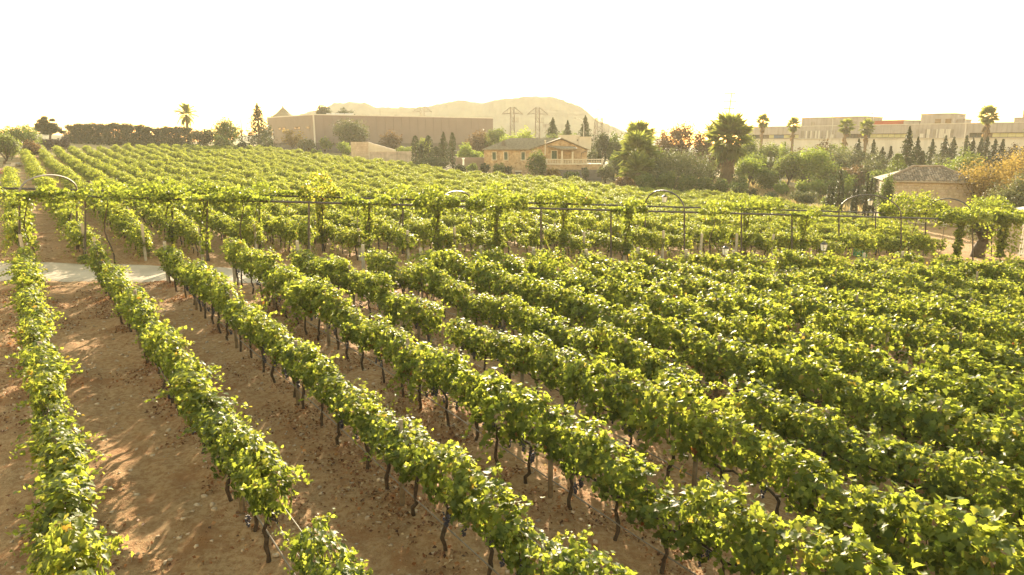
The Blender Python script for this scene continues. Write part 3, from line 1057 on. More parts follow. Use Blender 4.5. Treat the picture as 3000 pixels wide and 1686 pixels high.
climber(100, 'vine on the pergola left of the first arch', 1.7, False, 200, 0, 0.4, 0.1, True, 0.3, 1)
climber(330, 'broad vine draped over the beam right of the first arch', 3.0, False, 380, -0.05, 0.6, 0.35, False, 0.55, 2)
climber(505, 'vine over the second rear pergola post behind the broad left vine', 2.6, True, 330, -0.08, 0.6, 0.35, True, 0.5, 3)
climber(607, 'vine climbing the steel post beside the gravel path on the left', 2.2, False, 300, 0, 0.6, 0.25, True, 0.4, 4)
climber(760, 'low vine spread on the rear beam behind the thin dark post', 2.0, True, 280, -0.1, 0.5, 0.3, True, 0.5, 5)
climber(945, 'browning vine bushing up beside the small tilted arch', 1.1, True, 620, 0.2, 0.3, 0.8, True, 0.35, 6)
climber(1083, 'green vine hanging down the thin pergola post to the row end', 1.2, False, 360, 0, 0.6, 0.25, True, 0.35, 7)
climber(1283, 'dark vine wrapped round the post under the small hanging lantern', 1.2, False, 620, -0.12, 0.6, 0.6, True, 0.35, 8)
climber(1455, 'tall bushy vine rising above the middle of the pergola', 1.7, False, 620, -0.02, 0.5, 0.75, True, 0.5, 9)
climber(1650, 'tall vine mound on the rear beam behind the middle of the pergola', 1.8, True, 560, 0.0, 0.5, 0.7, True, 0.45, 10)
climber(1835, 'dark green vine clump left of the narrow lantern arch', 1.1, False, 520, -0.12, 0.5, 0.3, True, 0.35, 11)
climber(2180, 'vine mass on the rear beam between the two lantern arches', 2.8, True, 420, -0.04, 0.5, 0.45, True, 0.55, 12)
climber(2345, 'curtain of vine hanging to the ground near the right lamp post', 1.0, False, 420, 0, 1.2, 0.15, True, 0.35, 13)
climber(720, 'vine spreading over the front beam between two bare posts on the left', 1.3, False, 330, -0.1, 0.6, 0.3, False, 0.45, 21)
climber(1180, 'thin vine over the rear beam left of the small hanging lantern', 1.5, True, 330, -0.05, 0.5, 0.4, False, 0.4, 22)
climber(2080, 'vine on the front beam just right of the narrow lantern arch', 1.0, False, 330, 0, 0.5, 0.3, False, 0.35, 23)
climber(2665, 'dense vine hedge on the rear beam right of the wide arch', 3.0, True, 900, 0.0, 0.9, 1.0, False, 0.45, 14)
climber(2800, 'thick vine roof over the right end of the pergola', 2.0, False, 800, 0.0, 0.6, 0.45, True, 0.6, 15)
climber(2880, 'vine arching over the last pergola bay by the olive tree', 2.6, True, 800, 0.0, 0.6, 0.9, True, 0.5, 16)
climber(2925, 'heavy vine curtain falling to the ground at the pergola right end', 1.15, False, 1700, 0.02, 2.9, 0.5, True, 0.6, 17)


# ------------------------------------------------------------------ trees and shrubs
def crown_mesh(name, blobs, n, size, mat, seed, up=0.35, flat=0.0, fill=0.45, tv=QV, tt=QT, tintb=0.45):
    r = np.random.default_rng(seed)
    B = np.array(blobs, float)
    w = (B[:, 3] * B[:, 4] + B[:, 4] * B[:, 5] + B[:, 3] * B[:, 5])
    k = r.choice(len(B), n, p=w / w.sum())
    dv = nz(r.standard_normal((n, 3)))
    rad = (1 - fill * r.random(n) ** 1.6) * (1 + 0.12 * r.standard_normal(n))
    P = B[k, :3] + dv * B[k, 3:6] * rad[:, None]
    N = dv + np.array([0, 0, up]) + 0.6 * r.standard_normal((n, 3))
    T = np.array([0, 0, -0.25]) + r.standard_normal((n, 3))
    T[:, 2] *= (1 - flat)
    clump = np.random.default_rng(seed + 5).normal(0, 0.10, len(B))[k]
    C = np.clip(tintb + 0.2 * r.standard_normal(n) + clump, 0, 1)
    v, f, t = leaves(P, N, T, size * r.uniform(0.6, 1.4, n), C, tv, tt)
    return mesh_np(name, v, f, mat, t)


def limb_trunk(h0, hc, w, r0, seed, mat=M_TBARK, nl=5):
    """tapered trunk with limbs reaching into the crown"""
    r = np.random.default_rng(seed)
    mb = MB()
    fx = 0.12 * w * r.standard_normal()
    mb.tube([(0, 0, -0.3), (0.2 * fx, 0, h0 * 0.5), (fx, 0, h0)], [r0 * 1.3, r0, r0 * 0.8], 8)
    for i in range(nl):
        a = 6.28 * i / nl + r.uniform(-.4, .4)
        e = Vector((fx + math.cos(a) * w * 0.34, math.sin(a) * w * 0.3, h0 + (hc - h0) * r.uniform(0.45, 0.85)))
        s = Vector((fx, 0, h0 - 0.1))
        mid = s.lerp(e, 0.5) + Vector((0, 0, 0.08 * w))
        mb.tube([s, mid, e], [r0 * 0.6, r0 * 0.38, r0 * 0.12], 5)
    return mb


def sub_blobs(cx, cz, rw, rh, n, seed, lo=0.34, hi=0.55):
    r = np.random.default_rng(seed)
    out = [(cx, 0, cz, rw * 0.62, rw * 0.62, rh * 0.62)]
    for i in range(n):
        d = nz(r.standard_normal(3))
        d[2] = d[2] * 0.9 + 0.1
        q = r.uniform(0.45, 0.75)
        s = r.uniform(lo, hi)
        out.append((cx + d[0] * rw * q, d[1] * rw * q, cz + d[2] * rh * q, rw * s, rw * s, rh * s * 1.05))
    return out


TREE_N = [0]


def tree(name, label, cat, px, F, ytop, wpx, mat, trunk=0.25, group=None, nb=12, dens=1.0, leaf=None, ybase=None, flat=1.0, r0=None, crown='crown', fill=0.45, tintb=0.45):
    """broad-leaved tree or bush: crown from its foot (trunk share of the height) to the top"""
    TREE_N[0] += 1
    sd_ = 20000 + TREE_N[0] * 13
    g = on(px, F)
    H = max(0.6, at(px, ytop, F).z - g.z)
    w = wpx / 2000 * F
    t = thing(name, label, cat, g, random.uniform(0, 6.28) if not ybase else 0, group)
    rh = H * (1 - trunk) / 2
    cz = H - rh
    rw = w / 2
    leaf = leaf or max(0.13, F * 0.0021)
    area = 4 * math.pi * ((rw * rw + 2 * rw * rh) / 3)
    n = int(np.clip(area / (leaf * leaf) * 2.3 * dens, 300, 9000))
    limb_trunk(max(0.25, H * trunk * 1.15), H * 0.9, w, r0 or max(0.05, 0.022 * H + 0.01 * w), sd_, nl=5).build('trunk', M_TBARK, t, smooth=True)
    link(crown, crown_mesh(crown, sub_blobs(0, cz, rw, rh, nb, sd_), n, leaf, mat, sd_, fill=fill, tintb=tintb), t)
    return t


def conifer(name, label, cat, px, F, ytop, wpx, mat=L_DARK, group=None, layers=9, ragged=0.35, trunk=0.06, slim=False, leafk=1.0):
    TREE_N[0] += 1
    sd_ = 20000 + TREE_N[0] * 13
    r = np.random.default_rng(sd_)
    g = on(px, F)
    H = max(0.8, at(px, ytop, F).z - g.z)
    w = wpx / 2000 * F
    t = thing(name, label, cat, g, 0, group)
    leaf = max(0.12, F * 0.0018) * leafk
    n = int(np.clip(w * H * 2.2 / leaf ** 2 * 2.0, 500, 7000))
    u = r.random(n) ** (0.9 if slim else 0.75)
    u = 1 - u if not slim else u
    a = r.uniform(0, 6.28, n)
    if slim:
        prof = np.sin(np.clip(u, 0, 1) ** 0.65 * np.pi) ** 0.55
        rad = w / 2 * np.where(u > 0.35, np.sqrt(np.clip(1 - ((u - 0.35) / 0.66) ** 2, 0, 1)), 0.78 + 0.22 * u / 0.35)
        rad = rad * (1 - 0.4 * r.random(n) ** 2) * (1 + 0.14 * np.sin(3 * a + 9 * u + r.uniform(0, 6)))
        z = H * (trunk + (1 - trunk) * u)
    else:
        saw = (u * layers + 0.15 * np.sin(a * 3 + r.uniform(0, 6))) % 1.0
        jag = 1 + ragged * np.sin(a * 4 + np.floor(u * layers) * 2.4) * 0.6
        rad = 1.8 * w / 2 * (1 - u) ** 0.85 * (1 - 0.45 * saw) * jag * (1 - 0.55 * r.random(n) ** 1.5)
        z = H * (trunk + (1 - trunk) * u) - rad * 0.16
    P = np.stack([rad * np.cos(a), rad * np.sin(a), z], -1)
    N = np.stack([np.cos(a), np.sin(a), 0.7 + 0 * a], -1) + 0.5 * r.standard_normal((n, 3))
    T = np.stack([np.cos(a), np.sin(a), (-0.25 if not slim else 1.0) + 0 * a], -1) + 0.4 * r.standard_normal((n, 3))
    C = np.clip(0.45 + 0.2 * r.standard_normal(n), 0, 1)
    v, f, tt = leaves(P, N, T, leaf * r.uniform(0.7, 1.5, n), C, QV, QT)
    MB().tube([(0, 0, -0.3), (0, 0, H * 0.5), (0, 0, H * 0.97)], [0.03 * H + .03, 0.018 * H, 0.01], 7).build('trunk', M_TBARK, t, smooth=True)
    link('crown', mesh_np('crown', v, f, mat, tt), t)
    return t


def cypress(label, px, F, ytop, wpx, group=None, mat=None):
    return conifer('cypress_tree', label, 'cypress', px, F, ytop, wpx * 1.2, mat or L_DARK, group, trunk=0.04, slim=True)


# palm fronds (shared meshes): fan leaf and feather leaf, lying along +x
def fan_frond(seed, L=1.0):
    r = np.random.default_rng(seed)
    V, Fc, C = [], [], []
    V += [(0, -.012, 0), (0, .012, 0), (L * .5, .01, -.02), (L * .5, -.01, -.02)]
    Fc += [(0, 1, 2), (0, 2, 3)]
    C += [0.6] * 4
    ns = 15
    for i in range(ns):
        a = R(-105 + 210 * i / (ns - 1))
        ln = L * .52 * (1 - 0.22 * abs(a / R(105)) ** 2) * r.uniform(.9, 1.1)
        d = np.array([math.cos(a), math.sin(a), 0]); s = np.array([-math.sin(a), math.cos(a), 0])
        b = len(V)
        o = np.array([L * .48, 0, -.02])
        m = o + d * ln * .55 + np.array([0, 0, .015])
        e = o + d * ln + np.array([0, 0, -.10 * L * r.uniform(.6, 1.5)])
        V += [tuple(o), tuple(m + s * .055 * L), tuple(e), tuple(m - s * .055 * L)]
        Fc += [(b, b + 1, b + 2), (b, b + 2, b + 3)]
        C += [r.uniform(.2, .9)] * 4
    return np.array(V), np.array(Fc), np.array(C)


def feather_frond(seed, L=1.0):
    r = np.random.default_rng(seed)
    V, Fc, C = [], [], []
    ts = np.linspace(0, 1, 22)
    rach = [np.array([L * t * (1 - .12 * t), 0, L * (.28 * t - .55 * t * t)]) for t in ts]
    for i in range(len(ts) - 1):
        a, b = rach[i], rach[i + 1]
        k = len(V)
        V += [tuple(a + (0, .012 * L, 0)), tuple(a - (0, .012 * L, 0)), tuple(b - (0, .01 * L, 0)), tuple(b + (0, .01 * L, 0))]
        Fc += [(k, k + 1, k + 2), (k, k + 2, k + 3)]
        C += [.5] * 4
        if i > 2:
            ln = L * .26 * math.sin(math.pi * min(1, ts[i] * .9 + .12)) ** .6
            for sg in (-1, 1):
                e = a + np.array([ln * .62, sg * ln * .75, -ln * .35 * r.uniform(.5, 1.5)])
                k = len(V)
                V += [tuple(a), tuple(a + (.10 * L, 0, 0)), tuple(e)]
                Fc += [(k, k + 1, k + 2)]
                C += [r.uniform(.2, .9)] * 3
    return np.array(V), np.array(Fc), np.array(C)


FAN = [mesh_np('frond', *[(v, f, L_PALM, c) for v, f, c in [fan_frond(50 + i)]][0]) for i in range(3)]
FEA = [mesh_np('frond', *[(v, f, L_PALM, c) for v, f, c in [feather_frond(60 + i)]][0]) for i in range(3)]
DEAD = [mesh_np('dry_frond', *[(v, f, L_DEAD, c) for v, f, c in [fan_frond(70 + i)]][0]) for i in range(3)]


def palm(label, px, F, ytop, wpx, fan=True, nf=34, group=None, skirt=0, ythin=0.16, crown_low=None, trunk_vis=True):
    """palm: trunk, single fronds, hanging dry fronds"""
    TREE_N[0] += 1
    r = np.random.default_rng(30000 + TREE_N[0])
    g = on(px, F)
    H = max(1.5, at(px, ytop, F).z - g.z)
    w = wpx / 2000 * F
    L = w * 0.6
    hc = H - L * 0.72
    t = thing('palm_tree', label, 'palm tree', g, r.uniform(0, 6), group)
    r0 = max(0.12, ythin * w * 0.5)
    zs = np.linspace(-0.3, hc, 14)
    MB().tube([(0.03 * math.sin(z), 0.02 * math.cos(z * 1.3), z) for z in zs], [r0 * (1.15 - 0.25 * i / 13) * (1.06 if i % 2 else 0.95) for i in range(14)], 9).build('trunk', M_PTRUNK, t, smooth=False)
    for i in range(nf):
        el = R(86) - R(146 if nf > 30 else 118) * (i / nf) + r.normal(0, R(7))
        az = i * 2.39996 + r.normal(0, .12)
        o = link('frond', (FAN if fan else FEA)[i % 3], t, loc=(0, 0, hc + 0.05 * L * math.sin(el)), rot=(r.normal(0, .25), -el, az), scale=[L * r.uniform(.88, 1.1)] * 3)
        o.rotation_mode = 'XYZ'
    for i in range(skirt):
        zz = hc - L * 0.12 - r.random() * L * 1.5
        az = i * 2.39996
        link('dry_frond', DEAD[i % 3], t, loc=(r0 * .8 * math.cos(az), r0 * .8 * math.sin(az), zz), rot=(0, R(72) + r.normal(0, .12), az), scale=[L * r.uniform(.55, .8), L * .5, L * .6])
    return t


# --- far left
tree('leafy_bush', 'yellow green bush at the left edge behind the leftmost row', 'bush', 12, 100, 382, 95, L_MID, 0.1)
tree('leafy_tree', 'wide olive green tree left of the pine', 'tree', 72, 124, 368, 105, L_MID, 0.12, nb=16)
tree('leafy_bush', 'low brown green bush below the wide olive green tree', 'bush', 95, 112, 408, 70, L_RUST, 0.1)
tree('leafy_bush', 'small orange bush between the white rocks and the olive green tree', 'bush', 33, 108, 424, 26, L_ORANGE, 0.1)
tree('bare_tree', 'thin almost bare tree just left of the pine', 'tree', 98, 128, 366, 34, L_OLIVE, 0.3, dens=0.18)


def pine():
    g = on(147, 140)
    t = thing('pine_tree', 'dark umbrella-like pine standing above the clipped hedge', 'pine tree', g)
    H = at(147, 341, 140).z - g.z
    k = 140 / 2000
    blobs = []
    for (px, py, rw, rh) in [(128, 346, 9, 5), (132, 356, 15, 6), (140, 366, 24, 6), (112, 366, 12, 5), (150, 378, 22, 9), (128, 380, 24, 7), (160, 370, 12, 8), (165, 386, 9, 6), (177, 388, 9, 5), (110, 374, 13, 5), (145, 390, 18, 5), (143, 352, 8, 4)]:
        p = at(px, py, 140) - g
        blobs.append((p.x, random.uniform(-1, 1), p.z, rw * k, rw * k * .8, rh * k))
    link('crown', crown_mesh('crown', blobs, 6000, 0.24, L_DARK, 555, fill=0.5), t)
    p = at(148, 392, 140) - g
    MB().tube([(0, 0, -.3), (.2, 0, p.z * .6), (p.x, 0, p.z), (p.x - .6, 0, p.z + 1.4)], [.3, .24, .18, .06], 7).tube([(p.x, 0, p.z), (p.x + 1.2, 0, p.z + .9)], [.12, .05], 5).build('trunk', M_TBARK, t, smooth=True)


pine()
hd = thing('clipped_hedge', 'dark clipped hedge with a dipped top below the pine', 'hedge', on(150, 134))
hb = []
for i, px in enumerate(np.linspace(112, 196, 15)):
    F = 134
    top = 404 + 4 * math.sin((px - 112) / 84 * math.pi) - (5 if px > 182 else 0)
    p = at(px, top, F) - Vector(hd.location)
    g = on(px, F) - Vector(hd.location)
    hb.append((p.x, 0, (p.z + g.z) / 2, .34, .5, (p.z - g.z) / 2))
link('foliage', crown_mesh('foliage', hb, 4200, 0.2, tree_leaf('purple_hedge', (0.02, 0.015, 0.016), (0.045, 0.032, 0.03), (0.02, 0.012, 0.012), (0.05, 0.03, 0.025), 0.2), 601, fill=0.3), hd)
for i, px in enumerate([217, 246, 272, 300, 330, 358, 386, 412, 440, 468, 497, 523, 548]):
    yt = [367, 362, 361, 363, 361, 361, 363, 366, 371, 374, 371, 371, 372][i]
    TREE_N[0] += 1
    F = 162 + (i % 2)
    g = on(px, F)
    t = thing('hedge_tree', (['first', 'second', 'third', 'fourth', 'fifth', 'sixth', 'seventh', 'eighth', 'ninth', 'tenth', 'eleventh', 'twelfth', 'thirteenth'][i] + ' tree from the left in the tall dark hedge row'), 'tree', g, 0, 'trees of the tall hedge row')
    H = at(px, yt, F).z - g.z
    w = 38 / 2000 * F
    rr = np.random.default_rng(800 + i)
    bl = [(rr.uniform(-.25, .25) * w, rr.uniform(-.2, .2) * w, H * q, w * .33, w * .33, H * .12) for q in (0.9, .86, .8, .72, .66)] + [(rr.uniform(-.4, .4) * w, 0, H * q, w * .26, w * .26, H * .09) for q in (.6, .52, .78, .88)]
    bl += [(x * w, 0, H * .22, w * .36, w * .36, H * .26) for x in (-.3, 0, .3)] + [(x * w, 0, H * .45, w * .24, w * .24, H * .12) for x in (-.45, -.05, .4)] + [(x * w, 0, H * .6, w * .2, w * .2, H * .1) for x in (-.5, .5)]
    link('crown', crown_mesh('crown', bl, 3000, 0.27, L_DARK, 820 + i, fill=0.6, tintb=0.5), t)
    m = MB()
    for q in (-.2, 0.12):
        m.tube([(q * w, 0, -.2), (q * w * 1.4, .1, H * .5), (q * w * 2, 0, H * .85)], [.11, .08, .03], 6)
    m.build('trunk', M_TBARK, t, smooth=True)
palm('slender date palm rising above the hedge row', 555, 168, 309, 60, False, 34, None, ythin=0.13)
tree('leafy_tree', 'low rounded tree right of the date palm', 'tree', 600, 160, 368, 80, L_DARK, 0.1, nb=14, tintb=0.7)
tree('leafy_tree', 'bright edged tall tree beside the thin pole', 'tree', 672, 158, 345, 85, L_MID, 0.08, nb=16, tintb=0.25)
tree('leafy_bush', 'green bush under the bright edged tree', 'bush', 655, 150, 392, 60, L_MID, 0.05)
tree('leafy_bush', 'rounded bush at the foot of the tall fir', 'bush', 712, 150, 408, 40, L_DARK, 0.05)
MB().tube([(0, 0, -.2), (0, 0, at(713, 350, 158).z - on(713, 158).z)], [.1, .06], 6).build('pole', M_TBARK, thing('utility_pole', 'thin bare pole between the tall trees and the fir', 'pole', on(713, 158)))
conifer('fir_tree', 'tall ragged fir left of the grey warehouse', 'fir tree', 763, 165, 303, 66, L_DARK, None, 12, 0.5)
tree('leafy_tree', 'dark tree between the fir and the warehouse corner', 'tree', 782, 175, 358, 40, L_DARK, 0.1, dens=0.7)


def rock(px, F, s, label, mat=M_STONE, seed=0, group='pale rocks beside the leftmost row'):
    r = np.random.default_rng(3300 + seed)
    bm = bmesh.new()
    bmesh.ops.create_icosphere(bm, subdivisions=2, radius=1)
    for v in bm.verts:
        v.co *= 1 + 0.22 * r.standard_normal()
        v.co = Vector((v.co.x * s, v.co.y * s * .8, v.co.z * s * .6))
    me = bpy.data.meshes.new('rock'); bm.to_mesh(me); bm.free(); me.materials.append(mat)
    o = link('rock', me, loc=on(px, F) + Vector((0, 0, s * .3)))
    tag(o, label, 'rock', group)


M_PINK = plain('reddish_rock', (0.42, 0.2, 0.15), 0.9, 0.2, 0.35, 2, 0.5, 8)
rock(8, 84, .75, 'reddish boulder at the left edge beyond the leftmost row', M_PINK, 1)
rock(42, 96, .55, 'large pale rock under the small orange bush', M_STONE, 2)
rock(52, 97, .7, 'rounded pale rock nearest the second row end', M_STONE, 3)
rock(22, 94, .4, 'small pale rock beside the reddish boulder', M_STONE, 4)


# ------------------------------------------------------------------ grey warehouse
wh = thing('warehouse', 'large flat-roofed grey metal warehouse behind the vineyard', 'building', on(925, 190))
wo = Vector(wh.location)
c0 = Vector((at(925, 420, 190).x, 190)); cr = Vector((at(1445, 420, 217).x, 217)); cl = Vector((at(787, 420, 213).x, 213))
cbk = cr + cl - c0
zb, zt = CAM_Z, at(925, 336, 190).z


def W2(v):
    return (v[0] - wo.x, v[1] - wo.y)


mb = MB()
ring = [W2(p) for p in (c0, cr, cbk, cl)]
ins = Vector((sum(q[0] for q in ring) / 4, sum(q[1] for q in ring) / 4))
rin = [tuple(Vector(q).lerp(ins, 0.012)) for q in ring]
mb.add([(q[0], q[1], zb - wo.z + .01) for q in rin] + [(q[0], q[1], zt - wo.z - .35) for q in rin], [(0, 3, 2, 1), (4, 5, 6, 7), (0, 1, 5, 4), (1, 2, 6, 5), (2, 3, 7, 6), (3, 0, 4, 7)])
mb.build('shell', M_CLAD, wh)


def panels(a, b, n, name, z0, z1, mat, t=0.12, gap=0.03):
    a, b = Vector(W2(a)), Vector(W2(b))
    for i in range(n):
        p, q = a.lerp(b, i / n), a.lerp(b, (i + 1) / n)
        d = (q - p).normalized() * gap
        MB().obox(p + d, q - d, t, z0 - wo.z, z1 - wo.z).build(name, mat, wh)


panels(c0, cr, 22, 'wall_panel', zb, zt - .14, M_CLAD)
panels(cl, c0, 10, 'wall_panel', zb, zt - .14, M_CLAD)
mb = MB()
for a, b in ((c0, cr), (cl, c0)):
    mb.obox(Vector(W2(a)), Vector(W2(b)), 0.3, zt - wo.z - .138, zt - wo.z + .12)
mb.build('parapet', M_TRIM, wh)
mb = MB()
for a, b in ((c0, cr), (cl, c0)):
    d = (Vector(W2(b)) - Vector(W2(a))).normalized(); nn = Vector((-d.y, d.x)) * .35
    mb.obox(Vector(W2(a)) + nn, Vector(W2(b)) + nn, 0.3, -1.5, zb - wo.z - .002)
mb.build('plinth', M_BASE, wh)
MB().tube([(0, -.15, -1), (0, -.15, zt - wo.z - .1)], .22, 8).build('downpipe', M_TRIM, wh)


def face_pt(a, b, px):
    """point of the wall a-b seen at photo column px"""
    k = (px - 1500) / 2000 * math.cos(PITCH)
    t = (k * a.y - a.x) / ((b.x - a.x) - k * (b.y - a.y))
    return a.lerp(b, t)


for px0, px1, y0, y1 in [(819.5, 827.5, 374, 382.5), (831, 839.5, 373.5, 382.5), (865, 872, 372.5, 380), (875, 883.5, 371.5, 380), (901, 909.5, 370.5, 379)]:
    p, q = face_pt(c0, cl, px0), face_pt(c0, cl, px1)
    z1_, z0_ = at(px0, y0, p.y).z - wo.z, at(px0, y1, p.y).z - wo.z
    d = (q - p).normalized(); nn = Vector((d.y, -d.x)) * .05
    f_ = MB().obox(Vector(W2(p)) + nn, Vector(W2(q)) + nn, .09, z0_, z1_).build('window', M_BASE, wh)
    MB().obox(Vector(W2(p)) + nn * 1.2 + d * .12, Vector(W2(q)) + nn * 1.2 - d * .12, .03, z0_ + .12, z1_ - .12).build('pane', M_GLASS, f_)
p, q = face_pt(c0, cl, 791), face_pt(c0, cl, 804)
d = (q - p).normalized(); nn = Vector((d.y, -d.x)) * .2
MB().obox(Vector(W2(p)) + nn, Vector(W2(q)) + nn, .16, at(795, 407, p.y).z - wo.z, at(795, 379, p.y).z - wo.z).build('glazed_bay', M_GLASS, wh)
MB().obox(Vector(W2(p)) + nn * 1.15, Vector(W2(q)) + nn * 1.15, .16, at(795, 407, p.y).z - wo.z, at(795, 396, p.y).z - wo.z).build('white_door', M_WHITE, wh)
for i in range(6):
    a = at(954 + i * 13.5, 336, 197) - wo
    zz = zt - wo.z
    MB().add([(a.x, a.y, zz), (a.x + 1.15, a.y, zz), (a.x + 1.15, a.y + .9, zz), (a.x, a.y + .9, zz), (a.x, a.y + .9, zz + .62), (a.x + 1.15, a.y + .9, zz + .62)],
             [(0, 3, 2, 1), (0, 1, 5, 4), (2, 3, 4, 5), (1, 2, 5), (0, 4, 3)]).build('skylight', M_TRIM, wh)
a = at(1114, 340, 215) - wo
MB().tube([(a.x, a.y, zt - wo.z - 1), (a.x, a.y, at(1114, 315, 215).z - wo.z)], .06, 5).build('antenna', M_GALV, wh)

tw = thing('tower', 'tower with steep pointed roof behind the warehouse', 'tower', on(836, 245))
zz = lambda y: at(836, y, 245).z - tw.location.z
MB().lathe([(2.6, -1), (2.6, zz(342))], 10).build('tower_wall', M_RENDER, tw)
MB().lathe([(4.0, zz(343) + .01), (2.1, zz(331)), (.85, zz(320)), (.3, zz(316)), (.28, zz(313)), (.03, zz(311))], 10).build('roof', M_ROOFG, tw)
tree('leafy_tree', 'dark spreading tree rising behind the left part of the warehouse roof', 'tree', 960, 250, 307, 62, L_DARK, 0.3, nb=14, dens=2, tintb=0.3)
tree('leafy_tree', 'dark open tree right beside the spreading one over the warehouse roof', 'tree', 1014, 252, 309, 62, L_DARK, 0.3, nb=14, dens=1.6, tintb=0.3)
tree('leafy_bush', 'low treetop peeking over the warehouse left of the tower', 'tree', 806, 240, 338, 36, L_MID, 0.3)

# planting in front of the warehouse
G = 'bushes and trees in front of the grey warehouse'
tree('bare_tree', 'orange autumn tree below the warehouse windows', 'tree', 858, 176, 377, 66, L_ORANGE, 0.15, G, dens=0.55, fill=0.9)
tree('leafy_bush', 'dark bush at the left end of the warehouse', 'bush', 783, 172, 403, 50, L_MID, 0.05, G, tintb=0.3)
tree('leafy_bush', 'olive bush between the orange tree and the downpipe', 'bush', 900, 172, 405, 52, L_OLIVE, 0.05, G)
tree('leafy_tree', 'small light green tree right of the warehouse downpipe', 'tree', 956, 172, 402, 40, L_MID, 0.15, G, tintb=0.8)
tree('leafy_tree', 'large hazy olive tree against the grey warehouse wall', 'tree', 1040, 178, 346, 108, L_OLIVE, 0.12, G, nb=18, tintb=0.2)
tree('leafy_tree', 'dark twin-topped tree on the warehouse wall behind the ruin', 'tree', 1150, 180, 388, 66, L_RUST, 0.1, G, tintb=0.3)
tree('leafy_bush', 'spiky pale bush left of the ruined wall', 'bush', 1012, 160, 415, 56, L_BRIGHT, 0.05, G, dens=0.7)
tree('leafy_tree', 'reddish tree at the right end of the warehouse', 'tree', 1408, 178, 374, 82, L_RUST, 0.12, G, nb=14)
tree('leafy_tree', 'green tree hiding the right warehouse corner', 'tree', 1450, 176, 371, 72, L_MID, 0.1, G, nb=14)
for i, (px, yt, w) in enumerate([(921, 436, 18), (937, 438, 16)]):
    tree('leafy_bush', ['rounded low bush just left of the warehouse downpipe foot', 'rounded low bush just right of the warehouse downpipe foot'][i], 'bush', px, 160, yt, w, L_BRIGHT, 0.05, G)

# ruined wall of squared blocks and the long low wall
rw_ = thing('ruined_wall', 'ruined stone wall with sloping top left of the cypresses', 'wall', on(1090, 152))
ro = Vector(rw_.location)
px2x = lambda px, F: at(px, 430, F).x
F0 = 152
zt_, zbot = at(1030, 416, F0).z - ro.z, -0.5
MB().box(px2x(1028, F0) - ro.x, px2x(1079, F0) - ro.x, 0, .6, zbot, zt_ - .03).build('core', M_MORTAR, rw_)
sl = MB()
x0, x1 = px2x(1079.2, F0) - ro.x, px2x(1158, F0) - ro.x
z1_ = at(1158, 440, F0).z - ro.z
sl.add([(x0, 0.05, zbot), (x1, 0.05, zbot), (x1, .55, zbot), (x0, .55, zbot), (x0, .05, zt_ - .08), (x1, .05, z1_), (x1, .55, z1_), (x0, .55, zt_ - .08)],
       [(0, 3, 2, 1), (4, 5, 6, 7), (0, 1, 5, 4), (1, 2, 6, 5), (2, 3, 7, 6), (3, 0, 4, 7)])
sl.build('sloping_wall', M_RENDER, rw_)
M_BLOCK = plain('squared_block', (0.36, 0.285, 0.225), 0.95, 0.15, 0.25, 1.2, 0.4, 10)
xa, xb = px2x(1040, F0) - ro.x, px2x(1079, F0) - ro.x
ncol, nrow = 7, 6
for j in range(nrow):
    zA = zt_ - (j + 1) * .5
    for i in range(ncol):
        wdt = (xb - xa) / ncol
        sx = xa + i * wdt + (wdt * .3 if j % 2 else 0)
        ex = min(sx + wdt - .07, xb - .01)
        if ex - sx < .1: continue
        MB().box(sx, ex, -.06 - .03 * random.random(), .1, zA, zA + .44 - .03 * random.random()).build('block', M_BLOCK, rw_)
lw = thing('low_wall', 'long low stained wall running right from the ruin', 'wall', on(1150, 146))
lo_ = Vector(lw.location)
MB().box(px2x(1082, 146) - lo_.x, px2x(1216, 146) - lo_.x, 0, .4, -.5, at(1150, 446, 146).z - lo_.z).build('wall_body', plain('stained_plaster', (0.33, 0.27, 0.225), .95, .15, .3, .9, stain=.7), lw)
MB().box(px2x(1081, 146) - lo_.x, px2x(1217, 146) - lo_.x, -.05, .45, at(1150, 446, 146).z - lo_.z + .004, at(1150, 446, 146).z - lo_.z + .12).build('coping', M_STONE, lw)

# cypresses and hedge beside the ruin
G = 'cypress trees between the ruin and the stone house'
cypress('leftmost cypress beside the long low wall', 1219, 139, 399, 22, G)
cypress('short cypress right behind the leftmost cypress', 1236, 141, 424, 14, G)
cypress('broad cypress second in the group by the low wall', 1257, 139, 399, 26, G)
cypress('low dark cypress between the broad and the ragged one', 1279, 137, 430, 24, G)
conifer('cypress_tree', 'ragged wide cypress with spreading tips', 'cypress', 1301, 140, 388, 42, L_DARK, G, 12, .5)
cypress('tall slim cypress at the right end of the group', 1327, 139, 389, 17, G)
tree('leafy_bush', 'wide dark undergrowth at the feet of the cypresses', 'bush', 1275, 133, 462, 130, L_DARK, 0.02, nb=16, tintb=0.8)
tree('leafy_bush', 'pale green mounded bush behind the cypresses', 'bush', 1190, 152, 422, 66, L_MID, 0.05, tintb=0.7)
tree('leafy_bush', 'light bush mound between cypresses and stone house', 'bush', 1362, 150, 424, 64, L_BRIGHT, 0.03)
tree('leafy_bush', 'yellow green shrub behind the brown garden wall', 'bush', 1390, 152, 438, 56, L_BRIGHT, 0.03)
tree('leafy_tree', 'yellowish tree showing between the cypresses', 'tree', 1240, 158, 403, 54, L_MID, 0.1, tintb=0.9)
bw = thing('garden_wall', 'plain brown garden wall left of the stone house', 'wall', on(1376, 138))
MB().box(px2x(1334, 138) - bw.location.x, px2x(1418, 138) - bw.location.x, 0, .3, -.5, at(1376, 462, 138).z - bw.location.z).build('wall_body', M_BROWNW, bw)
wp = thing('gate_pillar', 'small white pillar with cap in front of the brown garden wall', 'pillar', on(1358, 132))
hh = at(1358, 464, 132).z - wp.location.z
MB().box(-.16, .16, -.16, .16, -.3, hh - .15).build('shaft', M_WHITE, wp)
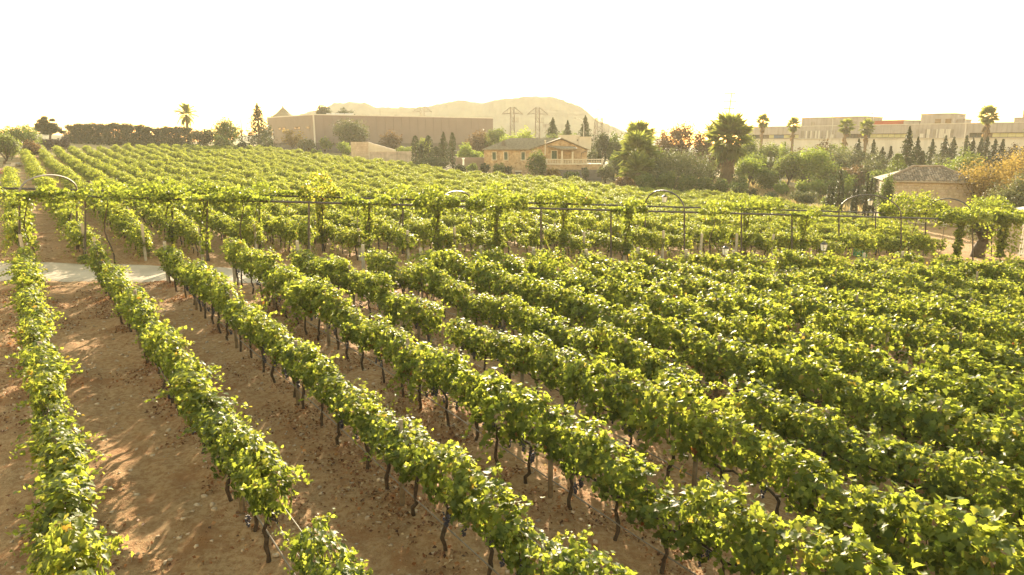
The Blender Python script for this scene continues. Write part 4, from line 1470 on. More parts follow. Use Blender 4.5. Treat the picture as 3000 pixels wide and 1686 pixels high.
MB().box(-.26, .26, -.26, .26, hh - .148, hh).build('cap', M_WHITE, wp)
for i, (px, yt, w) in enumerate([(1352, 478, 34), (1385, 480, 36), (1420, 478, 40), (1462, 476, 40), (1488, 484, 30)]):
    tree('leafy_bush', ['small bush by the white pillar', 'small bush right of the white pillar', 'dark bush at the left corner of the stone house', 'dark conical bush under the house windows', 'low bush right of the conical one under the windows'][i], 'bush', px, 126, yt, w, L_MID if i % 2 else L_DARK, 0.03, 'bushes in front of the stone house')

# ------------------------------------------------------------------ stone house with green shutters
HF = 131
hs = thing('stone_house', 'two-storey rubble stone house with green shutters and balustraded terrace', 'house', on(1560, HF))
ho = Vector(hs.location)
hx = lambda px, F=HF: at(px, 440, F).x - ho.x
hz = lambda y, F=HF: at(1560, y, F).z - ho.z
xl, xg, xr = hx(1418), hx(1553), hx(1720)
ze = hz(440)
zr = hz(407)
xp = hx(1644)
DEP = 9.0
mb = MB()
mb.box(xl, xr, 0, DEP, -1.5, ze)
mb.add([(xg, 0, ze), (xr, 0, ze), (xp, 0, zr - .12), (xg, .5, ze), (xr, .5, ze), (xp, .5, zr - .12)], [(0, 1, 2), (5, 4, 3), (0, 2, 5, 3), (1, 4, 5, 2)])
mb.build('wall', M_MASON, hs)
mb = MB()
t_ = .14
yr = DEP / 2
xr0 = hx(1495)


def slab(pts):
    lo = [(p[0], p[1], p[2]) for p in pts]
    hi = [(p[0], p[1], p[2] + t_) for p in pts]
    n = len(pts)
    mb.add(lo + hi, [tuple(reversed(range(n))), tuple(range(n, 2 * n))] + [(i, (i + 1) % n, n + (i + 1) % n, n + i) for i in range(n)])


slab([(xl - .4, -.45, ze - .05), (xg + .02, -.45, ze - .05), (xp, yr, zr), (xr0, yr, zr)])
slab([(xl - .4, -.45, ze - .05), (xr0, yr, zr), (xl - .4, DEP + .4, ze - .05)])
slab([(xl - .4, DEP + .4, ze - .05), (xr0, yr, zr), (xp, yr, zr), (xp, DEP + .4, ze - .05)])
slab([(xg - .05, -.5, ze + .05), (xp, -.5, zr + .03), (xp, DEP + .4, zr + .03), (xg - .05, DEP + .4, ze + .05)])
slab([(xp + .01, -.5, zr + .03), (xr + .35, -.5, ze - .08), (xr + .35, DEP + .4, ze - .08), (xp + .01, DEP + .4, zr + .03)])
rf = mb.build('roof', M_ROOFG, hs)
mb = MB()
for px in np.arange(1424, 1640, 3.4):     # ridges of the roof tiles
    xa = hx(px)
    a = Vector((xa, -.44, ze + .12))
    top_x = min(max(xa, xr0), xp)
    f_ = 1.0 if xr0 <= xa <= xg else ((xa - xl + .4) / (xr0 - xl + .4) if xa < xr0 else 1.0)
    ee = Vector((xa, -.44 + (yr + .44) * f_, ze + .12 + (zr - ze) * f_))
    if xa > xg:
        a = a.lerp(ee, min(.97, (xa - xg) / (xp - xg) + .05))
    mb.tube([a, ee], .07, 5)
tr_ = mb.build('tile_ribs', M_ROOFG, hs)
tr_['kind'] = 'stuff'
cx = hx(1475.5, HF + 1)
ch = MB().box(cx - .34, cx + .34, 1.0, 1.7, ze + .3, hz(417, HF + 1)).box(cx - .26, cx + .26, 1.08, 1.62, hz(417, HF + 1) + .002, hz(415, HF + 1) + .2).build('chimney', M_BASE, rf)
MB().box(cx - .42, cx + .42, .86, .995, ze + .28, ze + .62).build('flashing', M_WHITE, rf)
MB().tube([(hx(1597), -.2, ze - 1.0), (hx(1597), -.2, hz(414))], .1, 7).lathe([(.22, hz(414)), (.22, hz(412)), (.05, hz(410.5))], 8, (hx(1597), -.2, 0)).build('flue_pipe', M_FRAME, hs)


def window(par, x0, x1, z0, z1, y, fr=.13, nslat=9):
    f_ = MB().box(x0 - fr, x1 + fr, y - .06, y + .1, z1, z1 + fr).box(x0 - fr, x1 + fr, y - .1, y + .1, z0 - fr, z0).box(x0 - fr, x0, y - .06, y + .1, z0 + .001, z1 - .001).box(x1, x1 + fr, y - .06, y + .1, z0 + .001, z1 - .001).build('window', M_FRAME, par)
    m = MB()
    m.box(x0 + .004, x1 - .004, y + .0, y + .05, z0 + .004, z1 - .004)
    for i in range(nslat):
        zz_ = z0 + (z1 - z0) * (i + .5) / nslat
        m.box(x0 + .05, (x0 + x1) / 2 - .03, y - .03, y - .003, zz_ - .05, zz_ + .05)
        m.box((x0 + x1) / 2 + .03, x1 - .05, y - .03, y - .003, zz_ - .05, zz_ + .05)
    m.build('shutter', M_SHUT, f_)


for px in (1447.5, 1482, 1532.5):
    x = hx(px)
    window(hs, x - .33, x + .33, hz(468.5), hz(446.5), 0)
x = hx(1624)
window(hs, x - .5, x + .5, hz(466), hz(443), 0, .15, 10)
# terrace
TF = 3.4
tx0, tx1 = hx(1601, HF - TF), hx(1766, HF - TF)
zfl = hz(480, HF - TF)
MB().box(tx0, tx1, -TF, -.003, -1.5, zfl - .2).build('terrace_wall', M_MASON, hs)
MB().box(tx0 - .1, tx1 + .1, -TF - .12, -.003, zfl - .198, zfl).build('terrace_slab', M_FRAME, hs)
zrl = hz(466.5, HF - TF)
MB().box(tx0, tx1, -TF - .06, -TF + .14, zrl - .14, zrl).build('handrail', M_FRAME, hs)
bal = MB().lathe([(.075, 0), (.05, .08), (.055, .14), (.095, .3), (.055, .52), (.04, .62), (.07, .7)], 8).mesh('baluster', M_FRAME, True)
sc_ = (zrl - .142 - zfl) / .7
nb_ = 34
for i in range(nb_):
    link('baluster', bal, hs, loc=(tx0 + .2 + (tx1 - tx0 - .4) * i / (nb_ - 1), -TF + .04, zfl + .001), scale=(1, 1, sc_))
for px, yt in ((1601, 465), (1647, 442), (1678, 445), (1766, 465)):
    x = hx(px, HF - TF)
    MB().box(x - .15, x + .15, -TF - .1, -TF + .2, zfl + .002, hz(yt, HF - TF)).build('column', M_FRAME, hs)
za, zb_ = hz(429, HF - 1), hz(440, HF - TF)
pr = MB()
xa, xm, xb = hx(1603), hx(1648, HF - TF), hx(1690, HF - TF)
pr.add([(xa, -.05, za), (xa + .1, -.3, za - .1), (xm, -TF - .4, zb_), (xb, -TF - .4, zb_ + .04), (xb, -.05, za - .2),
        (xa, -.05, za + .15), (xa + .1, -.3, za + .05), (xm, -TF - .4, zb_ + .28), (xb, -TF - .4, zb_ + .32), (xb, -.05, za - .05)],
       [(4, 3, 2, 1, 0), (5, 6, 7, 8, 9), (0, 1, 6, 5), (1, 2, 7, 6), (2, 3, 8, 7), (3, 4, 9, 8), (4, 0, 5, 9)])
pr.build('porch_roof', M_ROOFG, hs)
for i in range(12):
    z = -1.0 + i * .19
    MB().box(hx(1602, HF - TF), hx(1756, HF - TF), -TF - .5, -TF - .44, z, z + .175).build('cladding_board', M_DARKP, hs)
MB().box(hx(1602, HF - TF), hx(1764, HF - TF), -TF - .438, -TF - .13, -1.2, 1.25).build('store_wall', M_DARKP, hs)
for dx in (-.35, .35, 0.02):
    MB().lathe([(.09, 0), (.15, .12), (.14, .3), (.1, .36)], 8).build('flower_pot', M_BLACK, thing('flower_pot', ['black flower pot on the wall ledge under the terrace', 'second black flower pot right beside the first under the terrace', 'black flower pot above the pair under the terrace'][int(dx * 3) % 3], 'flower pot', ho + Vector((hx(1712, HF - TF) + dx, -TF - .3, 1.25 + .002)), 0, 'flower pots under the terrace'))
MB().box(hx(1508), hx(1529), -.25, -.003, hz(504), hz(500.5)).build('lintel', M_FRAME, hs)
MB().box(hx(1511), hx(1526), -.05, -.004, -1.2, hz(504.2)).build('cellar_door', M_BASE, hs)
stw = MB()
for i in range(10):
    stw.box(hx(1527) + i * .35, hx(1527) + (i + 1) * .35, -1.3, -.3, -1.2, .1 + .25 * i)
stw.build('outer_stair', M_MASON, hs)
MB().tube([(hx(1720) - .1, -.12, ze - .2), (hx(1703), -.12, ze - .6), (hx(1703), -.12, ze - 2.2)], .06, 6).build('drainpipe', M_BASE, hs)
tree('flowering_bush', 'tall flowering bush in front of the house between shutters and terrace', 'bush', 1572, 123, 446, 62, L_MID, 0.05, nb=14, tintb=0.3)
tree('leafy_bush', 'yellowish bush below the terrace', 'bush', 1622, 121, 492, 44, L_ORANGE, 0.05, tintb=0.4)
tree('leafy_bush', 'pale spiky shrub in front of the dark boards', 'bush', 1715, 121, 488, 30, L_OLIVE, 0.05, dens=0.5)
tree('leafy_bush', 'grass green shrub right under the terrace corner', 'bush', 1670, 119, 500, 60, L_MID, 0.03)
# white building behind and TV aerial
wb = thing('white_building', 'plain flat-roofed pale building behind the stone house', 'building', on(1690, 172))
wx = lambda px, F=172: at(px, 410, F).x - wb.location.x
MB().box(wx(1637), wx(1696), 0, 8, -1, at(1690, 396, 172).z - wb.location.z).build('tall_block', M_RENDER, wb)
MB().box(wx(1696.2), wx(1732), -.4, 7, -1, at(1690, 402, 172).z - wb.location.z).build('low_block', M_RENDER, wb)
MB().box(wx(1690) , wx(1690) + .25, -.06, -.003, at(1690, 414, 172).z - wb.location.z, at(1690, 409, 172).z - wb.location.z).build('vent', M_BASE, wb)
MB().box(wx(1696.2) - .1, wx(1732) + .1, -.5, 7.1, at(1690, 402, 172).z - wb.location.z + .003, at(1690, 401, 172).z - wb.location.z).build('parapet', M_FRAME, wb)
ae = thing('television_aerial', 'television aerial on a mast above the stone house roof', 'aerial', on(1598, 150))
zz = lambda y: at(1598, y, 150).z - ae.location.z
m = MB().tube([(0, 0, 0), (0, 0, zz(363))], .04, 5)
m.build('mast', M_GALV, ae)
m = MB()
for y, ln in ((366, .75), (369, .6), (372, .5)):
    m.tube([(-ln, 0, zz(y)), (ln, 0, zz(y) + .15)], .025, 4)
    for q in np.linspace(-ln, ln, 6):
        m.tube([(q, 0, zz(y) - .25), (q, 0, zz(y) + .35)], .015, 3)
m.build('antenna_rods', M_GALV, ae)


# ------------------------------------------------------------------ cars
def car(label, px, F, rz, paint):
    t = thing('parked_car', label, 'car', on(px, F), rz, 'parked cars')
    m = MB()
    prof = [(-2.0, .35), (-2.05, .75), (-1.9, .95), (-1.3, 1.02), (-.75, 1.42), (.6, 1.45), (1.25, 1.02), (1.95, .85), (2.05, .55), (2.0, .35)]
    n = len(prof)
    m.add([(x, -.8 if z < 1.1 else -.62, z) for x, z in prof] + [(x, .8 if z < 1.1 else .62, z) for x, z in prof], [tuple(range(n)), tuple(reversed(range(n, 2 * n)))] + [(i, n + i, n + (i + 1) % n, (i + 1) % n) for i in range(n)])
    m.build('body', paint, t)
    for sg in (-1, 1):
        MB().add([(-1.15, sg * .80, 1.02), (-.72, sg * .66, 1.38), (.55, sg * .66, 1.4), (1.05, sg * .80, 1.02)], [(0, 1, 2, 3) if sg < 0 else (3, 2, 1, 0)]).build('side_window', M_GLASS, t)
    for x in (-1.25, 1.3):
        for y in (-.78, .78):
            MB().tube([(x, y - .1, .32), (x, y + .1, .32)], .32, 14).build('wheel', M_RUBBER, t)


car('white car parked behind the right end of the terrace', 1726, 143, .3, M_PAINTC)
for i, (px, F) in enumerate([(2018, 158), (2052, 156)]):
    t = thing('polytunnel', ['low white polytunnel left of the big round bush top', 'low white polytunnel partly behind the dark palm trunk'][i], 'greenhouse', on(px, F), 0, 'white polytunnels behind the round bush')
    h = at(px, 439, F).z - t.location.z
    w = [13, 22][i] / 2000 * F
    sec = [(w * math.cos(R(180 - a)), h * (0.55 + .45 * math.sin(R(a)))) for a in range(0, 181, 20)]
    sec = [(-w, -.3)] + sec + [(w, -.3)]
    n = len(sec)
    MB().add([(x, 0, z) for x, z in sec] + [(x, 9, z) for x, z in sec], [tuple(range(n)), tuple(reversed(range(n, 2 * n)))] + [(j, n + j, n + (j + 1) % n, (j + 1) % n) for j in range(n)]).build('cover', M_WHITE, t, smooth=False)
    m = MB()
    for q in (0, 3, 6, 9):
        m.tube([(x * 1.01, q - .01, z * 1.01 + .02) for x, z in sec], .05, 4)
    m.build('hoops', M_GALV, t)


# ------------------------------------------------------------------ pylons, masts, street lamps, cables
def pylon(label, px, F, ytop, ybot, wtop=1.1, wbot=1.7, arm=3.4, side=True):
    g = on(px, F)
    t = thing('electricity_pylon', label, 'pylon', g, 0.1, 'steel lattice pylons')
    H = at(px, ytop, F).z - g.z
    m = MB()
    lv = 13
    for sx, sy in ((-1, -1), (1, -1), (1, 1), (-1, 1)):
        m.tube([(sx * wbot / 2, sy * wbot / 2, -.3), (sx * wtop / 2, sy * wtop / 2, H)], .12, 4)
    for i in range(lv):
        z0, z1 = H * i / lv, H * (i + 1) / lv
        w0, w1 = (wbot + (wtop - wbot) * i / lv) / 2, (wbot + (wtop - wbot) * (i + 1) / lv) / 2
        for q in range(4):
            c = [(-1, -1), (1, -1), (1, 1), (-1, 1)]
            a, b = c[q], c[(q + 1) % 4]
            if i % 2: a, b = b, a
            m.tube([(a[0] * w0, a[1] * w0, z0), (b[0] * w1, b[1] * w1, z1)], .075, 3)
    tw_ = m.build('lattice', M_GALV, t)
    tw_['kind'] = 'stuff'
    if arm:
        m = MB()
        za_ = H - 2.2
        for sg in (-1, 1):
            m.tube([(sg * wtop / 2, 0, H), (sg * arm, 0, za_)], .11, 4).tube([(sg * wtop / 2, 0, za_ + .25), (sg * arm, 0, za_)], .11, 4)
            for q in (.35, .7):
                m.tube([(sg * (wtop / 2 + (arm - wtop / 2) * q), 0, za_ + .2 * (1 - q)), (sg * (wtop / 2 + (arm - wtop / 2) * q), 0, za_ + 2.2 * (1 - q))], .04, 3)
        m.build('cross_arm', M_GALV, t)
    if side:
        m = MB()
        zs_ = H * .72
        m.tube([(0, 0, zs_), (wtop * 1.8, 0, zs_ - .1)], .08, 4)
        for q in (1.1, 1.45, 1.8):
            m.tube([(wtop * q, 0, zs_ - .1), (wtop * q, 0, zs_ + 1.4)], .06, 4)
        m.tube([(wtop * 1.75, 0, zs_), (wtop * 1.6, 0, zs_ - 2.6), (wtop * .6, 0, zs_ - 4.5)], .05, 4)
        m.build('switch_arm', M_GALV, t)
    return t


pylon('lattice pylon with peaked arms left of the pair behind the house', 1501, 230, 314, 410)
pylon('lattice pylon with peaked arms standing nearer the hill summit', 1574, 230, 315, 410)
pylon('far pylon whose top shows above the warehouse roof', 1240, 330, 314, 400, 1.8, 3, 4.6, False)
pylon('lattice pylon with side brackets right of the dark conifers', 1751, 215, 346, 400, 1.8, 3.6, 0, True)
t = thing('radio_mast', 'thin radio mast beside the bracketed pylon', 'mast', on(1748, 212))
zz = lambda y: at(1748, y, 212).z - t.location.z
MB().tube([(0, 0, 0), (0, 0, zz(319))], .11, 5).tube([(-.6, 0, zz(322)), (.7, 0, zz(322))], .05, 4).tube([(-.3, 0, zz(332)), (.3, 0, zz(332))], .05, 4).build('mast', M_GALV, t)
t = thing('radio_mast', 'tall antenna mast with three crossbars behind the big fan palm', 'mast', on(2125, 190))
zz = lambda y: at(2125, y, 190).z - t.location.z
MB().tube([(-.3, 0, 0), (0, 0, zz(330)), (.35, 0, zz(274))], [.2, .17, .14], 5).build('mast', M_GALV, t)
m = MB()
for y, a, b in ((274, -1.4, 1.25), (297, -1.6, 1.5), (319, -1.4, 1.2)):
    m.tube([(a, 0, zz(y)), (b, 0, zz(y))], .11, 4)
    for q in (a, b): m.tube([(q, 0, zz(y) - .3), (q, 0, zz(y) + .15)], .08, 4)
m.build('crossbar', M_GALV, t)
t = None


def lamp(label, px, F, ytop, arm, flip=1):
    g = on(px, F)
    t = thing('street_lamp', label, 'street lamp', g, 0, 'street lamps along the far road')
    H = at(px, ytop, F).z - g.z
    MB().tube([(0, 0, -.3), (0, 0, H * .86), (-flip * arm * .25, 0, H * .96), (-flip * arm * .6, 0, H * .995), (-flip * arm, 0, H)], [.1, .075, .06, .05, .045], 7).build('pole', M_TRIM, t, smooth=True)
    MB().add([(-flip * arm, -.14, H - .06), (-flip * (arm + .7), -.1, H - .03), (-flip * (arm + .7), .1, H - .03), (-flip * arm, .14, H - .06), (-flip * arm, -.12, H + .1), (-flip * (arm + .6), -.08, H + .08), (-flip * (arm + .6), .08, H + .08), (-flip * arm, .12, H + .1)],
             [(0, 3, 2, 1), (4, 5, 6, 7), (0, 1, 5, 4), (1, 2, 6, 5), (2, 3, 7, 6), (3, 0, 4, 7)]).build('lamp_head', M_GALV, t)


lamp('street lamp reaching left in front of the tallest dark conifer', 1708, 176, 347, 2.0)
lamp('street lamp in front of the left rooftop block of the concrete building', 2424, 165, 332, 1.0)
lamp('short street lamp with heavy head beside the red roof', 2541, 178, 333, .3)
lamp('tall street lamp standing before the right concrete window band', 2803, 130, 341, .9)
for i, (ya, yb_, F) in enumerate([(303, 319, 320), (338, 352, 330), (341, 356, 331)]):
    a, b = at(2440, ya, F), at(3150, yb_, F - 90)
    q = [a.lerp(b, u) - Vector((0, 0, 4 * .6 * u * (1 - u))) for u in np.linspace(0, 1, 14)]
    o = MB().tube(q, .035, 4).build('power_cable', M_GALV)
    tag(o, ['highest power cable crossing the sky on the right', 'upper of two close cables above the concrete building', 'lower of two close cables above the concrete building'][i], 'cable', 'power cables in the sky')
for i, (ya, yb_) in enumerate([(318, 320), (326, 331), (335, 331)]):
    a, b = at(1574, ya, 230), at(1748, yb_, 214)
    q = [a.lerp(b, u) - Vector((0, 0, 3.0 * u * (1 - u))) for u in np.linspace(0, 1, 12)]
    o = MB().tube(q, .03, 4).build('power_cable', M_GALV)
    tag(o, ['top cable between the right pylon and the mast', 'middle cable between the right pylon and the mast', 'lowest cable between the right pylon and the mast'][i], 'cable', 'power cables behind the house')
bd = at(1862, 332, 150)
o = MB().add([(0, 0, 0), (.35, .1, .12), (.7, 0, .02), (.35, -.12, .1), (-.35, .1, .12), (-.7, 0, .02), (-.35, -.12, .1), (0, .3, .03), (0, -.3, .0), (0, 0, .1)],
             [(0, 3, 2), (0, 2, 1), (0, 4, 5), (0, 5, 6), (7, 0, 9), (9, 0, 8), (7, 9, 1), (7, 4, 9), (8, 3, 9), (8, 9, 6)]).build('bird', M_BLACK)
o.location = bd
tag(o, 'tiny dark bird flying in the bright sky', 'bird')

# ------------------------------------------------------------------ middle background trees
G = 'dark conifers behind the stone house'
conifer('conifer_tree', 'broad dark conifer left of three behind the house', 'conifer', 1618, 178, 345, 62, L_DARK, G, 7, .5)
conifer('conifer_tree', 'thin crooked conifer middle of three behind the house', 'conifer', 1661, 180, 353, 44, L_DARK, G, 7, .6)
conifer('conifer_tree', 'tallest dark conifer right of three behind the street lamp', 'conifer', 1712, 182, 339, 58, L_DARK, G, 10, .45)
G = 'trees behind the stone house'
tree('leafy_tree', 'pale yellow tree behind the left roof of the house', 'tree', 1500, 165, 385, 70, L_BRIGHT, 0.1, G, nb=14)
tree('leafy_tree', 'light feathery tree between the two pylons', 'tree', 1540, 170, 381, 66, L_BRIGHT, 0.1, G, nb=14, dens=.8)
tree('leafy_bush', 'rounded treetop behind the ridge of the house', 'tree', 1608, 160, 385, 70, L_MID, 0.1, G)
tree('leafy_bush', 'long rounded hedge top behind the pale building', 'hedge', 1660, 186, 382, 90, L_MID, 0.05, G, nb=16)
tree('leafy_tree', 'dark rounded tree beside the pale building', 'tree', 1762, 150, 386, 72, L_DARK, 0.08, G, nb=16, tintb=.7)
tree('leafy_tree', 'dark green tree right of the dark rounded one', 'tree', 1800, 148, 390, 52, L_MID, 0.08, G, nb=12, tintb=.15)
tree('leafy_tree', 'feathery grey green tree left of the fan palms', 'tree', 1832, 156, 380, 44, L_OLIVE, 0.1, G, dens=.7)
tree('leafy_bush', 'pale bush beside the white car', 'bush', 1735, 138, 434, 40, L_OLIVE, 0.05, G)
cypress('tiny cypress beside the white car', 1754, 136, 436, 9, G)
cypress('narrow dark shrub behind the terrace corner', 1790, 132, 448, 16, G)
cypress('narrow dark shrub just left of the front fan palm', 1812, 136, 425, 18, G)
tree('leafy_bush', 'grey green bush at the terrace corner', 'bush', 1775, 122, 478, 52, L_OLIVE, 0.05, G)
tree('leafy_bush', 'tall pale shrub between terrace and fan palms', 'bush', 1800, 128, 440, 50, L_MID, 0.05, G)
G = 'fan palms right of the stone house'
palm('upper fan palm with upright fronds behind the front one', 1866, 128, 367, 92, True, 30, G, ythin=.13)
palm('front fan palm with bright fronds and low crown', 1864, 112, 404, 118, True, 40, G, skirt=14, ythin=.13)
palm('low fan palm crown at the foot of the front palm', 1868, 108, 462, 105, True, 26, G, ythin=.13)
palm('huge fan palm with a long brown skirt and thick trunk', 2127, 118, 353, 124, True, 64, G, skirt=80, ythin=.13)
G = 'date palms along the skyline'
palm('small date palm peeking right of the upper fan palm', 1902, 165, 380, 44, False, 22, G, ythin=.15)
palm('date palm right of the rusty tree', 2073, 160, 368, 46, False, 24, G, ythin=.15)
palm('feathery palm top at the left end of the concrete building', 2172, 205, 364, 34, False, 22, G)
G = 'trees behind the big round bush'
tree('leafy_tree', 'rusty brown open-crowned tree behind the round bush', 'tree', 1992, 150, 360, 96, L_RUST, 0.35, G, nb=16, dens=.55, fill=.8)
tree('leafy_tree', 'lower rusty tree left of the open-crowned one', 'tree', 1945, 146, 376, 60, L_RUST, 0.15, G, dens=.8)
tree('leafy_tree', 'dense brown tree right of the open-crowned one', 'tree', 2050, 148, 378, 62, L_RUST, 0.15, G)
tree('leafy_tree', 'olive brown tree low behind the round bush', 'tree', 1975, 142, 402, 120, L_RUST, 0.05, G, nb=16, tintb=.2)
tree('leafy_bush', 'dark trunk-like column of dead foliage left of the huge palm', 'bush', 2084, 126, 430, 30, L_RUST, 0.02, G, tintb=0)
tree('round_bush', 'huge rounded grey green bush between the fan palms', 'bush', 1985, 112, 432, 215, L_OLIVE, 0.02, nb=26, dens=1.1, tintb=0.25)
tree('leafy_bush', 'grey green flank of bush left below the huge round one', 'bush', 1930, 106, 490, 90, L_OLIVE, 0.02, tintb=.2)
for i, (px, yt, w) in enumerate([(1830, 515, 60), (1890, 505, 70), (1950, 500, 70), (2010, 510, 70), (2065, 522, 64), (2110, 525, 60), (2160, 530, 60)]):
    tree('leafy_bush', ['brown shrub left in the hedge under the fan palms', 'second shrub from the left in the hedge under the palms', 'tall green shrub in the hedge below the round bush', 'green shrub right of the tall one below the round bush', 'low green shrub between round bush and huge palm', 'shrub at the foot of the huge palm', 'low shrub right of the huge palm trunk'][i], 'bush', px, 103, yt, w, L_RUST if i == 0 else L_MID, 0.02, 'hedge of shrubs behind the far vines', tintb=.3)

# ------------------------------------------------------------------ long concrete building on the right
cb = thing('concrete_building', 'long raw concrete building with ribbon windows on the right', 'building', on(2600, 172))
co = Vector(cb.location)
pA = Vector((at(2172, 420, 198).x, 198)); pB = Vector((at(3120, 420, 145).x, 145))
dv = (pB - pA).normalized(); nv = Vector((-dv.y, dv.x))
cb.rotation_euler = (0, 0, math.atan2(dv.y, dv.x))
cb.location = (pA.x, pA.y, 1.0)
LEN = (pB - pA).length


def along(px, back=0.0):
    a, b = pA + nv * back, pB + nv * back
    k = (px - 1500) / 2000 * math.cos(PITCH)
    t = (k * a.y - a.x) / ((b.x - a.x) - k * (b.y - a.y))
    return t * LEN


def zat(px, py, back=0.0):
    s_ = along(px, back)
    p = pA + dv * s_ + nv * back
    return at(px, py, p.y).z - 1.0


zT, zL = zat(2600, 365), zat(2600, 405.5)
zw0, zw1 = zL + .05, zat(2600, 392)
bands = [(2193, 2338), (2478, 2672), (2836, 3118)]
edges = [0.0] + [along(p) for b in bands for p in b] + [LEN]
for i in range(0, len(edges) - 1, 2):
    if edges[i + 1] - edges[i] > .2:
        MB().box(edges[i], edges[i + 1] - .004, 0, .8, zL + .01, zw1 - .004).build('wall_pier', M_CONC, cb)
npan = 14
for i in range(npan):
    MB().box(LEN * i / npan + .01, LEN * (i + 1) / npan - .01, 0, .8, zw1, zT - .13).build('wall_panel', M_CONC, cb)
MB().box(-.05, LEN + .05, -.06, .9, zT - .128, zT).build('coping', M_LEDGE, cb)
MB().box(0, LEN, .81, 26, -4, zT - .3).build('core', M_CONCD, cb)
nlo = 18
for i in range(nlo):
    MB().box(LEN * i / nlo + .012, LEN * (i + 1) / nlo - .012, -.25, .8, -5, zL - .12).build('base_panel', M_LEDGE, cb)
MB().box(-.1, LEN + .1, -.5, .8, zL - .118, zL).build('ledge', M_LEDGE, cb)
for bi, (p0, p1) in enumerate(bands):
    a, b = along(p0), along(p1)
    w_ = MB().box(a, b, .25, .35, zw0, zw0 + .1).box(a, b, .25, .35, zw1 - .1, zw1 - .006).build('window_band', M_BASE, cb)
    n_ = max(4, int((b - a) / 1.35))
    rr = np.random.default_rng(60 + bi)
    for i in range(n_):
        x0, x1 = a + (b - a) * i / n_, a + (b - a) * (i + 1) / n_
        dark = (i < n_ * .35 if bi < 2 else i < n_ * .22 or i > n_ * .7)
        mt = M_GLASS if dark else (M_BLUEP if rr.random() < .15 else M_BLIND)
        MB().box(x0 + .05, x1 - .05, .40, .46, zw0 + .1, zw1 - .1).build('pane', mt, w_)
for (p0, p1, n_) in [(2344, 2468, 26), (2680, 2790, 24)]:
    a, b = along(p0), along(p1)
    rr = np.random.default_rng(int(p0))
    for i in range(n_):
        x0 = a + (b - a) * i / n_
        MB().box(x0 + .03, x0 + (b - a) / n_ - .03, -.05 - .04 * rr.random(), -.004, zL + .02, zw1 + .9).build('louvre_panel', [M_CONC, M_CONCD, M_CONC, M_LEDGE][rr.integers(4)], cb)
for px in (2436, 2698, 2768):
    x = along(px)
    MB().box(x - .35, x + .35, -.16, -.1, zL + .1, zw1 - .1).build('doorway', M_LEDGE, cb)


def block(p0, p1, y, back, depth, name, mat=M_CONC, zbase=None):
    a, b = along(p0, back), along(p1, back)
    zt2 = zat((p0 + p1) / 2, y, back)
    o = MB().box(a, b, back, back + depth, (zT - .6) if zbase is None else zbase, zt2).build(name, mat, cb)
    MB().box(a - .1, b + .1, back - .1, back + depth + .1, zt2 + .003, zt2 + .13).build('roof_edge', M_CONCD, o)
    return a, b, zt2


a, b, z_ = block(2343, 2527, 345, 4, 12, 'rooftop_block')
for px in (2376, 2500):
    x = along(px, 4)
    MB().box(x - .5, x + .5, 3.9, 3.996, zT + .1, z_ - 1.1).build('roof_door', M_CONCD, cb)
block(2545, 2640, 354.5, 6, 8, 'red_roof', M_REDROOF)
block(2640.5, 2686, 355, 5, 8, 'rooftop_block')
a, b, z_ = block(2689, 2786, 335, 3, 9, 'rooftop_block')
for px in (2740, 2770):
    x = along(px, 3)
    MB().box(x - .6, x + .6, 2.9, 2.996, zT + .1, zT + 1.1).build('roof_window', M_GLASS, cb)
block(2786.5, 2816, 352, 5, 6, 'rooftop_block')
block(2961, 3060, 346, 3, 8, 'rooftop_block')
block(2984, 3080, 325, 6, 8, 'rooftop_block')

G = 'fan palms in front of the concrete building'
palm('round-headed palm at the left end of the concrete building', 2223, 172, 339, 36, True, 34, G, skirt=12, ythin=.2)
palm('round-headed palm before the left ribbon window', 2312, 168, 350, 36, True, 34, G, skirt=12, ythin=.2)
palm('round-headed palm left of the close pair', 2463, 160, 352, 42, True, 34, G, skirt=12, ythin=.2)
palm('round-headed palm right of the close pair', 2523, 160, 354, 42, True, 34, G, skirt=12, ythin=.2)
palm('tallest round-headed palm above the right ribbon window', 2865, 140, 317, 50, True, 36, G, skirt=14, ythin=.2)
palm('round-headed palm cut by the right edge of the photo', 3004, 140, 355, 46, True, 34, G, skirt=10, ythin=.2)
G = 'spiky young conifers below the concrete building'
for i, (px, yt, w) in enumerate([(2502, 408, 44), (2545, 410, 36), (2573, 430, 30), (2596, 428, 26), (2715, 408, 36), (2752, 398, 40), (2775, 402, 38), (2812, 398, 40), (2832, 405, 34), (2856, 404, 36), (2872, 400, 34), (2896, 408, 34), (2918, 408, 34), (2986, 418, 38)]):
    conifer('young_conifer', ['spiky dark conifer under the close pair of palms', 'narrower spiky conifer right under the close pair of palms', 'low spiky conifer left of the tall cypress cluster', 'lowest spiky conifer beside the tall cypress cluster', 'spiky conifer standing alone right of the cypress cluster', 'wide spiky conifer left of the tall street lamp', 'spiky conifer just left of the tall street lamp', 'spiky conifer just right of the tall street lamp', 'small spiky conifer second right of the street lamp', 'spiky conifer left below the tallest palm', 'spiky conifer right below the tallest palm', 'spiky conifer third from the right end', 'spiky conifer second from the right end', 'last spiky conifer by the right edge'][i], 'conifer', px, 138 + (i % 3), yt, w * 1.25, L_DARK, G, 5, .7, .03, leafk=1.5)
tree('leafy_bush', 'reddish dark bush between the last spiky conifers', 'bush', 2950, 140, 418, 44, L_RUST, 0.05)
G = 'tall dark cypress cluster left of the tiled hut'
conifer('cypress_tree', 'tallest pointed cypress of the cluster beside the tiled hut', 'cypress', 2640, 112, 370, 58, L_DARK, G, 14, .35)
conifer('cypress_tree', 'bulky cypress right behind the tallest of the cluster', 'cypress', 2668, 114, 402, 54, L_DARK, G, 10, .35)
cypress('short cypress at the right end of the cluster', 2684, 108, 443, 24, G)
